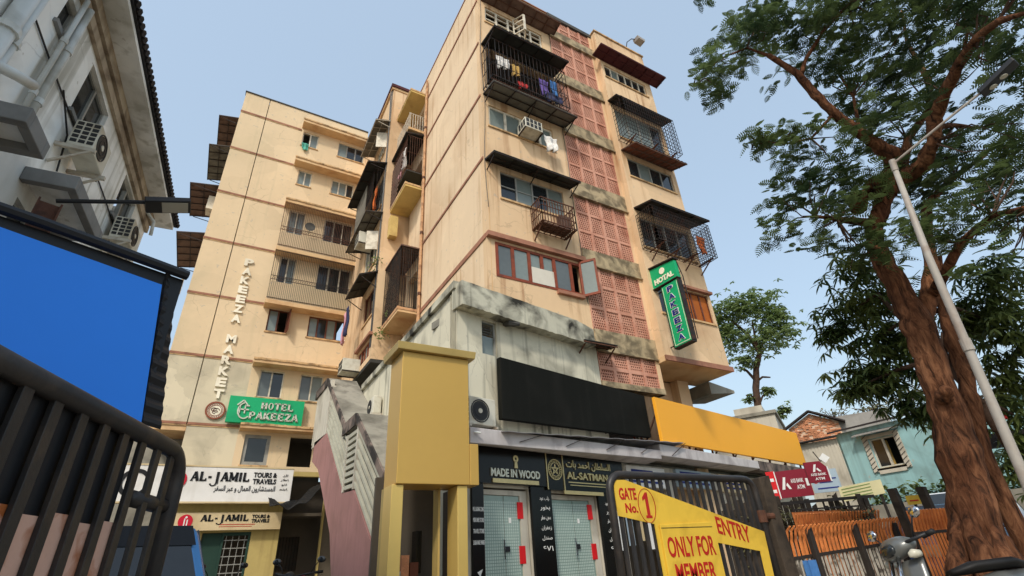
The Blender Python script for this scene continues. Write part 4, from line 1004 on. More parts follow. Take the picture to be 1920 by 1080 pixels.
obj('support', mb, 'iron_rust', yb)
# junk seen between the two billboards
for k in range(7):
    obj('clutter_plank', MB().box(SH, 6.75+.07*k-.2, 6.8+.07*k-.2, -.25+.03*(k % 3), -.2+.03*(k % 3), 3.85, 4.9+.12*(k % 4)), ['frame_wood', 'ply_white', 'frame_white', 'pipe_rust'][k % 4], an)

# ================================================================ gold entrance portal
GP = F(0, 8.85)
po = empty('entrance_portal', (3.5, 9.2, 0), 'gold clad portal with blank gold panel above a dark doorway', 'portal')
obj('panel_box', MB().box(GP, 2.82, 4.215, -.72, 0, 2.36, 4.795), 'gold', po, bevel=.012)
obj('panel_box', MB().box(GP, 4.218, 4.4, -.4, 0.003, 2.36, 3.1), 'gold', po, bevel=.01)
obj('cap', MB().hexa([GP.p(2.7, .09, 4.8), GP.p(4.33, .09, 4.8), GP.p(4.33, -.85, 4.8), GP.p(2.7, -.85, 4.8), GP.p(2.68, .11, 4.95), GP.p(4.35, .11, 4.95), GP.p(4.35, -.87, 4.95), GP.p(2.68, -.87, 4.95)]), 'gold_trim', po, bevel=.01)
for (a, b) in ((2.76, 2.97), (3.98, 4.18)): obj('pillar', MB().box(GP, a, b, -.5, -.04, 0, 2.355), 'gold_pillar', po, bevel=.012)
obj('door_jamb', MB().box(GP, 3.8, 3.84, -.75, -.5, 0, 2.355), 'gold_trim', po)
obj('back_wall', MB().box(GP, 2.9, 4.1, -1.6, -1.5, 0, 2.7), 'interior', po)
obj('side_wall', MB().box(GP, 2.79, 2.85, -.72, -.51, 0, 2.355), 'gold_trim', po)
obj('side_wall', MB().box(GP, 4.1, 4.18, -1.0, -.5, 0, 2.355), 'interior', po)
k = 0
for (u, z, wd, h, m) in ((3.0, .0, .5, .8, 'plaster_pale'), (3.1, .8, .2, .25, 'plaster_pale'), (3.32, .8, .14, .5, 'brick'), (3.48, .0, .22, .95, 'tile_beige'), (3.5, .96, .16, .22, 'frame_brown'), (3.62, 1.0, .1, .7, 'black_gloss'), (3.6, .1, .2, .7, 'interior'), (3.3, .3, .16, .3, 'frame_wood'), (3.12, 1.06, .12, .16, 'tile_beige')):
    o = obj('display_box', MB().box(GP, u, u+wd, -1.2-.03*k, -.95-.03*k, z, z+h), m, po); k += 1

# ================================================================ covered outside staircase
ST = F(3.3, 0, -90)
st = empty('staircase', (3.8, 15.5, 0), 'mauve covered outside staircase with slatted sides and mouldy sloping roof', 'staircase')
pl = lambda y, z, v=0.: ST.p(-y, v, z)
prof = [(20.7, 5.6), (18.5, 5.45), (15.05, 3.03), (13.85, 2.95), (11.3, 1.25), (11.3, 0), (15.3, 0), (15.42, 1.07), (16.15, 2.13), (19.25, 4.37), (20.7, 4.9)]
obj('stringer_wall', MB().prism([pl(*q) for q in prof], (.16, 0, 0)), 'mauve', st)
rt = [(21.5, 8.0), (19.4, 7.75), (15.56, 5.08), (15.3, 5.05), (14.17, 5.0), (11.3, 3.05)]
segs = [((21.6, 7.85), (19.4, 7.75)), ((19.4, 7.75), (15.4, 4.95)), ((15.7, 5.05), (14.17, 5.02)), ((14.17, 5.02), (11.2, 2.95))]
for i, ((ya, za), (yb_, zb)) in enumerate(segs):
    t = .24 if i % 2 else .34
    x0 = -.02 if i % 2 else 0.
    p4 = [pl(ya, za, x0), pl(yb_, zb, x0), pl(yb_, zb-t, x0), pl(ya, za-t, x0)]
    obj('roof_slab', MB().prism(p4, (1.05, 0, 0)), 'concrete', st)
    obj('roof_fascia', MB().prism([q+Vector((-.05, 0, 0)) for q in p4], (.048, 0, 0)), 'mould_pink', st)
def slats(y0, b0, t0, y1, b1, t1, n):
    for k in range(n):
        f = (k+.5)/n
        za, zb = b0+(t0-b0)*f, b1+(t1-b1)*f
        obj('slat', MB().prism([pl(y0, za-.05), pl(y1, zb-.05), pl(y1, zb+.05), pl(y0, za+.05)], (.07, 0, 0)), 'slat_grey', st)
slats(18.5, 5.47, 6.95, 15.15, 3.1, 4.6, 6)
slats(13.85, 2.97, 4.6, 11.3, 1.27, 2.8, 6)
slats(15.0, 3.06, 4.62, 14.0, 3.0, 4.58, 9)
obj('inner_backing', MB().prism([pl(*q, v=-.6) for q in ((18.5, 5.3), (18.5, 7.0), (15.2, 4.6), (14.1, 4.6), (11.3, 2.8), (11.3, 1.2), (13.85, 2.9), (15.05, 3.0))], (.05, 0, 0)), 'concrete_dark', st)  # dark panel added behind the slats to stand in for the stairwell's shade
obj('landing_wall', MB().box(ST, -21.2, -18.66, -.12, .0, 5.45, 7.45), 'plaster_pale', st)
for y, b, t in ((18.6, 5.45, 7.2), (15.08, 3.05, 4.6), (13.92, 2.98, 4.6), (21.2, 5.6, 7.4)):
    obj('pier', MB().box(ST, -y-.06, -y+.06, -.16, .01, b, t), 'plaster_pale', st)
for k in range(20):
    y = 18.4-k*.36; z = 5.1-k*.24
    if z > .2: obj('tread', MB().box(ST, -y-.2, -y+.2, -1.0, -.17, z-.2, z-.02), 'concrete', st)

# ================================================================ hanging signs on the front block
HSF = F(12.1, 0, -90)
hb = empty('hotel_sign', HSF.p(-9.9, 0, 6.7), 'green projecting sign with HOTAL above a tall panel reading PAKEEZA', 'sign')
obj('top_box', MB().hexa([HSF.p(-10.5, 0, 9.08), HSF.p(-9.41, 0, 9.03), HSF.p(-9.41, -.16, 9.03), HSF.p(-10.5, -.16, 9.08), HSF.p(-10.5, 0, 9.84), HSF.p(-9.41, 0, 9.66), HSF.p(-9.41, -.16, 9.66), HSF.p(-10.5, -.16, 9.84)]), 'green_sign', hb)
obj('rim', MB().bar(HSF.p(-10.55, -.07, 9.9), HSF.p(-9.36, -.07, 9.72), .26, .04).bar(HSF.p(-10.52, -.07, 9.05), HSF.p(-9.4, -.07, 9.0), .22, .03), 'iron', hb)
obj('tall_box', MB().box(HSF, -10.16, -9.45, -.16, 0, 6.79, 8.96), 'green_sign', hb)
obj('rim', MB().box(HSF, -10.18, -9.43, -.19, .015, 6.74, 6.787).box(HSF, -9.448, -9.42, -.19, .015, 6.79, 8.96).box(HSF, -10.18, -10.162, -.18, .015, 6.79, 8.96), 'iron', hb)
obj('border', MB().box(HSF, -10.13, -10.115, .001, .006, 6.83, 8.92).box(HSF, -9.5, -9.485, .001, .006, 6.83, 8.92).box(HSF, -10.115, -9.5, .001, .006, 6.83, 6.845), 'letter_cream', hb)
lettering('HOTAL', HSF, -10.38, -9.52, 9.16, 9.36, .004, 'letter_cream', hb, bold=.04, depth=.02, rise=-.03)
obj('disc', MB().disc(HSF, -9.97, .002, 9.54, .12, .015, 20), 'letter_cream', hb)
for i, c in enumerate('PAKEEZA'):
    z1 = 8.88-.29*i
    lettering(c, HSF, -9.96, -9.66, z1-.225, z1, .002, 'letter_white', hb, 'letter_outline', bold=.075, depth=.01)
    lettering(c, HSF, -9.93, -9.69, z1-.205, z1-.02, .013, 'letter_blue', hb, 'letter', bold=.03, depth=.012)
mb = MB()
for y in (10.3, 9.5):
    for z in (6.9, 8.9, 9.7): mb.bar(HSF.p(-y, -.1, z), (12.3, 10.5, z+.05), .03)
mb.tube([HSF.p(-9.42, -.14, 9.7), HSF.p(-9.3, -.14, 9.0), HSF.p(-9.34, -.14, 6.8)], .018, 6)
for z in (7.2, 7.7, 8.2, 8.7, 9.2): mb.bar(HSF.p(-9.42, -.14, z), HSF.p(-9.31, -.14, z), .015)
obj('bracket', mb, 'iron', hb)

# ================================================================ air conditioners
def ac_outdoor(fr, u0, z0, w=.78, d=.28, h=.55, v=.1, label='', bracket_m='iron_white'):
    a = empty('air_conditioner', fr.p(u0+w/2, v+d/2, z0), label, 'air conditioner', 'air conditioners on the walls')
    obj('casing', MB().box(fr, u0, u0+w, v, v+d, z0, z0+h), 'ac_white', a, bevel=.02)
    obj('fan_guard', MB().disc(fr, u0+w*.4, v+d, z0+h*.5, h*.42, .012, 24, h*.38).disc(fr, u0+w*.4, v+d, z0+h*.5, h*.25, .012, 20, h*.22), 'ac_dark', a)
    obj('fan', MB().disc(fr, u0+w*.4, v+d+.001, z0+h*.5, h*.36, .004, 20), 'ac_dark', a)
    obj('fan_hub', MB().disc(fr, u0+w*.4, v+d+.006, z0+h*.5, h*.09, .012, 14), 'ac_white', a)
    mb = MB()
    for k in range(5):
        for j in range(3): mb.box(fr, u0-.006, u0-.001, v+.03+j*d*.31, v+.03+j*d*.31+d*.24, z0+.06+k*h*.17, z0+.06+k*h*.17+h*.12)
    obj('side_grille', mb, 'ac_dark', a)
    for e in (u0, u0+w-.01): obj('bracket', MB().box(fr, e-.02, e+.03, 0, v+d+.05, z0-.06, z0-.003).bar(fr.p(e, .01, z0-.35), fr.p(e, v+d, z0-.05), .03), bracket_m, a)
    return a
def ac_window(fr, u0, z0, w=.68, d=.5, h=.45, label=''):
    a = empty('air_conditioner', fr.p(u0+w/2, d/2, z0), label, 'air conditioner', 'air conditioners on the walls')
    obj('casing', MB().box(fr, u0, u0+w, .0, d, z0, z0+h), 'ac_white', a, bevel=.012)
    mb = MB(); n = 4
    for k in range(n):
        for j in range(2): mb.box(fr, u0+.05+k*w*.23, u0+.05+k*w*.23+w*.17, d+.001, d+.006, z0+.06+j*h*.45, z0+.06+j*h*.45+h*.36)
    for k in range(3): mb.box(fr, u0-.006, u0-.001, .12+k*d*.28, .12+k*d*.28+d*.2, z0+.08, z0+h*.8)
    obj('grille', mb, 'ac_dark', a)
    for e in (u0, u0+w): obj('bracket', MB().box(fr, e-.02, e+.02, 0, d, z0-.05, z0-.004), 'iron', a)
    return a
ac_window(MF, 7.25, 14.46, .72, .55, .46, 'boxy white window air conditioner below the grey awning of the front block')
ac_window(SB, -20.5, 14.5, .8, .75, .6, 'window air conditioner under the upper awnings of the stair tower side')
ac_window(SB, -21.1, 8.5, .8, .72, .52, 'white window air conditioner just above the staircase roof')
ac_outdoor(SH, .1, 3.68, .72, .28, .6, .05, 'cream outdoor air conditioner on the grey annex beside the black billboard')
ac_outdoor(AS, -16.2, 5.45, .7, .26, .55, .05, 'outdoor air conditioner on the annex side wall behind the gold portal')

# ================================================================ washing on the balconies
cloth('hanging_cloth', MF, 6.2, 6.75, 17.0, 17.6, .6, 'cloth_white', 'white and pink washing behind the loggia cage of the front block', 5)
cloth('hanging_cloth', MF, 6.85, 7.2, 16.9, 17.5, .6, 'cloth_mustard', 'mustard cloth drying inside the loggia cage', 6)
cloth('hanging_cloth', MF, 8.0, 8.45, 16.5, 17.3, .6, 'cloth_purple', 'purple cloth drying inside the loggia cage', 7)
cloth('hanging_cloth', MF, 8.5, 8.85, 16.6, 17.4, .65, 'cloth_blue', 'blue cloth drying inside the loggia cage', 8)
cloth('hanging_cloth', MF, 8.1, 9.0, 16.18, 16.6, .7, 'cloth_navy', 'dark blue cloth lying low in the loggia cage', 9)
cloth('hanging_cloth', MF, 7.0, 7.4, 16.2, 16.5, .7, 'cloth_red', 'red cloth low in the loggia cage', 10)
cloth('hanging_cloth', MF, 8.15, 8.7, 13.95, 14.6, .35, 'cloth_white', 'torn white cloth hanging beside the window air conditioner', 11, .08)
cloth('hanging_cloth', SB, -21.2, -20.8, 9.9, 11.4, .7, 'cloth_pink', 'pink washing hanging below a dark awning of the stair tower', 12)
cloth('hanging_cloth', SB, -20.7, -20.4, 10.1, 11.5, .68, 'cloth_navy', 'dark washing hanging below a dark awning of the stair tower', 13)
cloth('hanging_cloth', SW, -18.3, -17.8, 17.0, 17.9, .8, 'cloth_red', 'red cloth in the upper stair tower balcony cage', 14)
cloth('hanging_cloth', SW, -17.3, -16.9, 17.2, 18.4, .8, 'cloth_white', 'white shirt in the upper stair tower balcony cage', 15)
cloth('hanging_cloth', SW, -17.7, -17.3, 16.9, 17.6, .82, 'cloth_pink', 'pale pink cloth in the upper stair tower balcony cage', 16)
cloth('hanging_cloth', SB, -19.2, -18.75, 15.95, 17.2, .35, 'cloth_orange', 'orange cloth hanging behind the bars of the stair tower', 17)
cloth('hanging_cloth', RB, 14.3, 14.8, 10.85, 11.6, .6, 'cloth_orange', 'orange cloth inside the lower window cage of the right bay', 18)
# ================================================================ white house on the left
LB = F(-2.75, 6.4, 85.4)
lh = empty('white_house', LB.p(1, -2, 0), 'weathered white house with scalloped tile eaves, drain pipes and grey sunshades', 'house')
lhw = [(-.42, -.07, 7.3, 7.85), (.74, 1.8, 6.95, 7.9), (3.36, 4.4, 7.05, 7.95), (.65, 1.7, 4.1, 5.3), (-1.6, -.6, 3.9, 5.0), (2.6, 3.6, 4.1, 5.2)]
mb = MB(); wall(mb, LB, -6, 5.45, 0, 8.38, lhw); obj('wall', mb, 'left_wall', lh)
obj('wall', MB().box(LB, 5.2, 5.45, -6, -.252, 0, 8.38), 'left_wall', lh)
obj('inner_backing', MB().box(LB, -6, 5.2, -1.8, -1.6, 0, 8.3), 'interior', lh)
obj('soffit', MB().box(LB, -6, 5.8, -.3, .42, 8.4, 8.48), 'left_wall', lh)
obj('moulding', MB().box(LB, -6, 5.47, .002, .06, 8.0, 8.16).box(LB, -6, 5.47, .002, .1, 8.2, 8.395), 'left_moulding', lh)
mb = MB(); mb.hexa([LB.p(-6, .45, 8.5), LB.p(5.85, .45, 8.5), LB.p(5.85, -4, 10.2), LB.p(-6, -4, 10.2), LB.p(-6, .45, 8.56), LB.p(5.85, .45, 8.56), LB.p(5.85, -4, 10.26), LB.p(-6, -4, 10.26)]); obj('roof', mb, 'roof_tile', lh)
mb = MB(); n = 96
for k in range(n):
    u = -6+11.85*k/(n-1); c = LB.p(u, .5, 8.56); mb.tube([c, LB.p(u, .1, 8.72)], .055, 6)
obj('roof_tile_edge', mb, 'roof_tile', lh, kind='stuff')
window(lh, LB, -.42, -.07, 7.3, 7.85, 1, fm='frame_grey', pm='glass_dark', fw=.03, sm='left_shade')
window(lh, LB, .74, 1.8, 6.95, 7.9, 2, fm='frame_grey', pm='glass_dark', fw=.04, sm='left_shade')
window(lh, LB, 3.36, 4.4, 7.05, 7.95, 2, fm='frame_grey', pm='glass_dark', fw=.04, opened=(0,), sm='left_shade')
for a in lhw[3:]: window(lh, LB, a[0], a[1], a[2], a[3], 2, fm='frame_grey', pm='glass_dark', fw=.04, sm='left_shade')
for (a, b, z) in ((-.98, -.4, 5.16), (.48, 1.82, 5.46), (2.4, 3.8, 5.4)):
    s = obj('sunshade', MB().box(LB, a, a+.1, .002, .55, z, z+.2).box(LB, b-.1, b, .002, .55, z, z+.2).box(LB, a+.1, b-.1, .45, .55, z, z+.2), 'left_shade', lh, bevel=.01)
    obj('sunshade_panel', MB().box(LB, a+.1, b-.1, .002, .45, z+.1, z+.2), 'left_wall', s)
for (u, z0, z1, r) in ((-1.12, 0, 8.35, .085), (-.95, 0, 8.35, .05), (-.12, 5.9, 8.0, .045), (-.27, 5.95, 8.0, .03)):
    pi = obj('drain_pipe', MB().tube([LB.p(u, .1, z0), LB.p(u, .1, z1)], r, 10), 'pipe_white', lh, smooth=True)
    for zz in (6.15, 7.1):
        if z0 < zz: obj('pipe_collar', MB().tube([LB.p(u, .1, zz), LB.p(u, .1, zz+.08)], r*1.35, 10), 'pipe_white', pi)
obj('drain_pipe', MB().tube([LB.p(-1.1, .1, 5.72), LB.p(-.85, .22, 5.85), LB.p(-.62, .25, 5.98)], .06, 10), 'pipe_white', lh, smooth=True)
obj('drain_pipe', MB().tube([LB.p(4.9, .06, 8.2), LB.p(5.1, .2, 8.1), LB.p(5.2, .2, 7.8)], .035, 8), 'pipe_white', lh)
for (a, b, z) in ((-3, 2.3, 6.88), (2.0, 5.4, 6.96)): obj('cable', MB().tube([LB.p(a+(b-a)*t/8, .02, z+.02*math.sin(t)) for t in range(9)], .012, 5), 'lamp_black', lh)
obj('cable', MB().tube([LB.p(.35, .03, 6.9), LB.p(.9, .04, 6.6), LB.p(1.1, .03, 6.1)], .012, 5), 'lamp_black', lh)
ac_outdoor(LB, .8, 6.38, .6, .3, .47, .1, 'outdoor air conditioner on the white house below its middle upper window')
ac_outdoor(LB, 3.35, 6.53, .62, .3, .46, .1, 'outdoor air conditioner at the far corner of the white house')

# ================================================================ notice board, lamp and gate on the left
BD = F(-.66, 5.79, 24)
nb = empty('notice_board', BD.p(-1.1, -.1, 0), 'dark framed board with a blank bright blue panel behind the gate', 'board')
obj('backing', MB().box(BD, -2.6, .02, -.2, -.03, 2.35, 3.95), 'lamp_black', nb)
obj('panel', MB().hexa([BD.p(-2.5, .0, 2.45), BD.p(.02, .0, 2.38), BD.p(.02, -.028, 2.38), BD.p(-2.5, -.028, 2.45), BD.p(-2.5, .0, 3.86), BD.p(-.17, .0, 3.8), BD.p(-.17, -.028, 3.8), BD.p(-2.5, -.028, 3.86)]), 'blue_board', nb)
obj('rail', MB().tube([BD.p(-2.7, .0, 3.98), BD.p(-1.2, .02, 4.0), BD.p(.03, .02, 3.99)], .055, 8), 'lamp_black', nb)
mb = MB(); n = 28
def rag(a, b):
    z = 2.38+1.58*a; return BD.p(-.19*a+.02+(.2-.06*a)*b, -.02-.1*b+.014*math.sin(a*70), z)
o = obj('side_panel', mb.grid(rag, 56, 3), 'lamp_black', nb, recalc=False); o.modifiers.new('t', 'SOLIDIFY').thickness = .02
for u in (-2.3, -.25): obj('post', MB().tube([BD.p(u, -.12, 0), BD.p(u, -.12, 3.9)], .05, 8), 'gate_black', nb)
sl = empty('street_lamp', (-2.22, 6.6, 0), 'black flat street lamp on a short arm from a rusty post above the blue board', 'lamp')
obj('post', MB().box(F(-2.24, 6.6, 20), -.11, -.09, -.09, .09, 0, 5.02).box(F(-2.24, 6.6, 20), .09, .11, -.09, .09, 0, 5.02).box(F(-2.24, 6.6, 20), -.09, .09, -.012, .012, 0, 5.02), 'iron_rust', sl)
obj('arm', MB().tube([(-2.2, 6.6, 5.08), (-1.34, 6.6, 5.36)], .026, 8), 'lamp_black', sl)
hd = obj('lamp_head', MB().hexa([(-1.37, 6.46, 5.27), (-.9, 6.46, 5.42), (-.9, 6.74, 5.42), (-1.37, 6.74, 5.27), (-1.39, 6.47, 5.35), (-.92, 6.47, 5.49), (-.92, 6.73, 5.49), (-1.39, 6.73, 5.35)]), 'lamp_black', sl, bevel=.012)
obj('lens', MB().hexa([(-1.2, 6.49, 5.317), (-.93, 6.49, 5.402), (-.93, 6.71, 5.402), (-1.2, 6.71, 5.317), (-1.2, 6.49, 5.327), (-.93, 6.49, 5.412), (-.93, 6.71, 5.412), (-1.2, 6.71, 5.327)]), 'lamp_lens', hd)

GL = F(-.3, 4.95, 70)
gl = empty('gate', GL.p(-1, 0, 0), 'open black barred gate leaf with rusty pink plates, before the blue board', 'gate', 'gate leaves')
def corner(fr, u0, u1, zt, r, s=1, v=0., n=6):
    return [fr.p(u1-s*r+s*r*math.sin(t), v, zt-r+r*math.cos(t)) for t in [math.pi/2*k/n for k in range(n+1)]]
obj('frame', MB().tube([GL.p(-2.9, 0, 1.99)]+corner(GL, 0, .23, 1.99, .24)+[GL.p(.23, 0, .1)], .062, 12), 'gate_black', gl, smooth=True)
obj('rail', MB().tube([GL.p(-2.9, .0, .2), GL.p(.2, .0, .2)], .04, 8), 'gate_black', gl)
obj('rail', MB().tube([GL.p(-.35, -.03, 1.58), GL.p(.22, -.03, 1.58)], .055, 10), 'gate_black', gl, smooth=True)
for k in range(12):
    u = .03-.25*k
    obj('bar', MB().box(GL, u-.04, u+.04, -.012, .02, .2, 1.95), 'gate_black', gl, bevel=.004)
obj('upper_plate', MB().box(GL, -2.9, -.52, -.045, -.03, 1.3, 1.96), 'lamp_black', gl)
for k in range(11):
    u = .12-.26*k-.26
    if u < -.5: obj('rusty_plate', MB().box(GL, u+.02, u+.24, -.028, -.014, .2, 1.41-.03*(k % 2)), 'gate_pink', gl)
for u in (-.38, -.12, .1): obj('rusty_plate', MB().box(GL, u-.12, u+.1, -.055, -.03, .2, 1.1), 'gate_pink', gl)

# ================================================================ cars
def car(label, loc, rot, bm, L=3.9, Wd=1.68, Hh=1.5, group='parked cars'):
    c = empty('parked_car', loc, label, 'car', group, rotz=rot)
    prof = [(-L/2, .35), (-L/2-.02, .62), (-L/2+.06, .92), (-L/2+.2, Hh*.66), (L/2-1.15, Hh*.66), (L/2-.35, Hh*.56), (L/2-.05, .6), (L/2, .4), (L/2-.05, .25), (-L/2+.05, .25)]
    sect = [(-1, .0, .88), (-.93, 0, 1.), (.93, 0, 1.), (1, 0, .88)]
    mb = MB(); rows = []
    for (sy, _, sc) in sect: rows.append([Vector((x*(.985 if sc < 1 else 1), sy*Wd/2, .25+(z-.25)*(1 if sc == 1 else .96))) for x, z in prof])
    i = 0; n = len(prof)
    for r in rows: mb.v += r
    for k in range(3):
        for j in range(n): mb.f.append((k*n+j, k*n+(j+1) % n, (k+1)*n+(j+1) % n, (k+1)*n+j))
    mb.f.append(tuple(range(n))[::-1]); mb.f.append(tuple(range(3*n, 4*n)))
    obj('body', mb, bm, c, local=True, bevel=.05, smooth=False)
    zb, zt = Hh*.64, Hh
    def ring(x0, x1, w, z): return [Vector((x0, -w, z)), Vector((x1, -w, z)), Vector((x1, w, z)), Vector((x0, w, z))]
    b = ring(-L/2+.1, L/2-1.0, Wd/2-.04, zb); t = ring(-L/2+.42, L/2-1.85, Wd/2-.2, zt)
    mb = MB().hexa(b+t); obj('cabin', mb, bm, c, local=True, bevel=.09)
    def win(name, q, off, inset=.1):
        ctr = sum(q, Vector())/4; nrm = (q[1]-q[0]).cross(q[3]-q[0]).normalized()
        if nrm.dot(ctr-Vector((0, 0, 1.))) < 0: nrm = -nrm
        qq = [ctr+(p-ctr)*(1-inset)+nrm*.006 for p in q]
        mb = MB().prism(qq, nrm*.012); obj(name, mb, 'glass_dark', c, local=True)
    q_ = [b[0].lerp(t[0], .62), b[3].lerp(t[3], .62), t[3], t[0]]; obj('sun_band', MB().prism([p_.lerp(sum(q_, Vector())/4, .1)+Vector((-.022, 0, .008)) for p_ in q_], (-.004, 0, 0)), 'car_black', c, local=True)
    win('rear_window', [b[0], b[3], t[3], t[0]], 0, .16); win('windscreen', [b[1], b[2], t[2], t[1]], 0, .14)
    for s in (0, 1):
        bb_, tt = ((b[0], b[1]), (t[0], t[1])) if s == 0 else ((b[3], b[2]), (t[3], t[2]))
        for (f0, f1) in ((.06, .48), (.53, .96)):
            q = [bb_[0].lerp(bb_[1], f0), bb_[0].lerp(bb_[1], f1), tt[0].lerp(tt[1], f1), tt[0].lerp(tt[1], f0)]; win('side_window', q, 0, .13)
    for sx in (-1, 1):
        for sy in (-1, 1):
            x = sx*(L/2-.72); y = sy*(Wd/2-.1)
            fw_ = F(x, y, 0) if sy < 0 else F(x, y, 180)
            w = empty('wheel', (x, y, .3), parent=c); WL[w.name] = Vector((0, 0, 0))
            w.location = (0, 0, 0)
            obj('tyre', MB().disc(fw_, 0, -.08, .3, .3, .19, 24), 'tyre', w, local=True); obj('rim', MB().disc(fw_, 0, .112, .3, .19, .01, 18), 'lamp_steel', w, local=True)
    for sy in (-1, 1):
        obj('tail_lamp', MB().hexa([Vector((-L/2-.02+dx, sy*(Wd/2-.3)+dy, z)) for z in (.72, 1.0) for dx, dy in ((0, -.09), (.14, -.09), (.14, .2*sy*.5), (0, .12))]), 'tail_red', c, local=True)
        obj('headlight', MB().hexa([Vector((L/2-.3+dx, sy*(Wd/2-.35)+dy, z)) for z in (.6, .78) for dx, dy in ((0, -.18), (.3, -.18), (.26, .18), (0, .18))]), 'lamp_lens', c, local=True)
        obj('wing_mirror', MB().hexa([Vector((L/2-1.35+dx, sy*(Wd/2+.02)+dy, z)) for z in (.98, 1.12) for dx, dy in ((0, -.06), (.12, -.06), (.12, .14*sy), (0, .14*sy))]), bm, c, local=True)
    obj('chrome_strip', MB().box(F(-L/2+.08, 0, 90), -.5, .5, -.14, -.1, Hh*.645, Hh*.685), 'chrome', c, local=True)
    obj('bumper', MB().box(W0, -L/2-.08, -L/2+.1, -Wd/2+.08, Wd/2-.08, .32, .55).box(W0, L/2-.1, L/2+.06, -Wd/2+.08, Wd/2-.08, .28, .5), bm, c, local=True, bevel=.03)
    return c
car('blue hatchback parked behind the black gate leaf', (-.78, 8.35, 0), R(98), 'car_blue', 3.7, 1.62, 1.6)
car('white sport utility car parked by the turquoise house', (15.0, 5.55, .15), R(200), 'car_white', 4.5, 1.8, 1.78)
car('dark blue car parked beside the orange fence', (12.7, 5.2, .15), R(205), 'car_navy', 3.9, 1.66, 1.46)

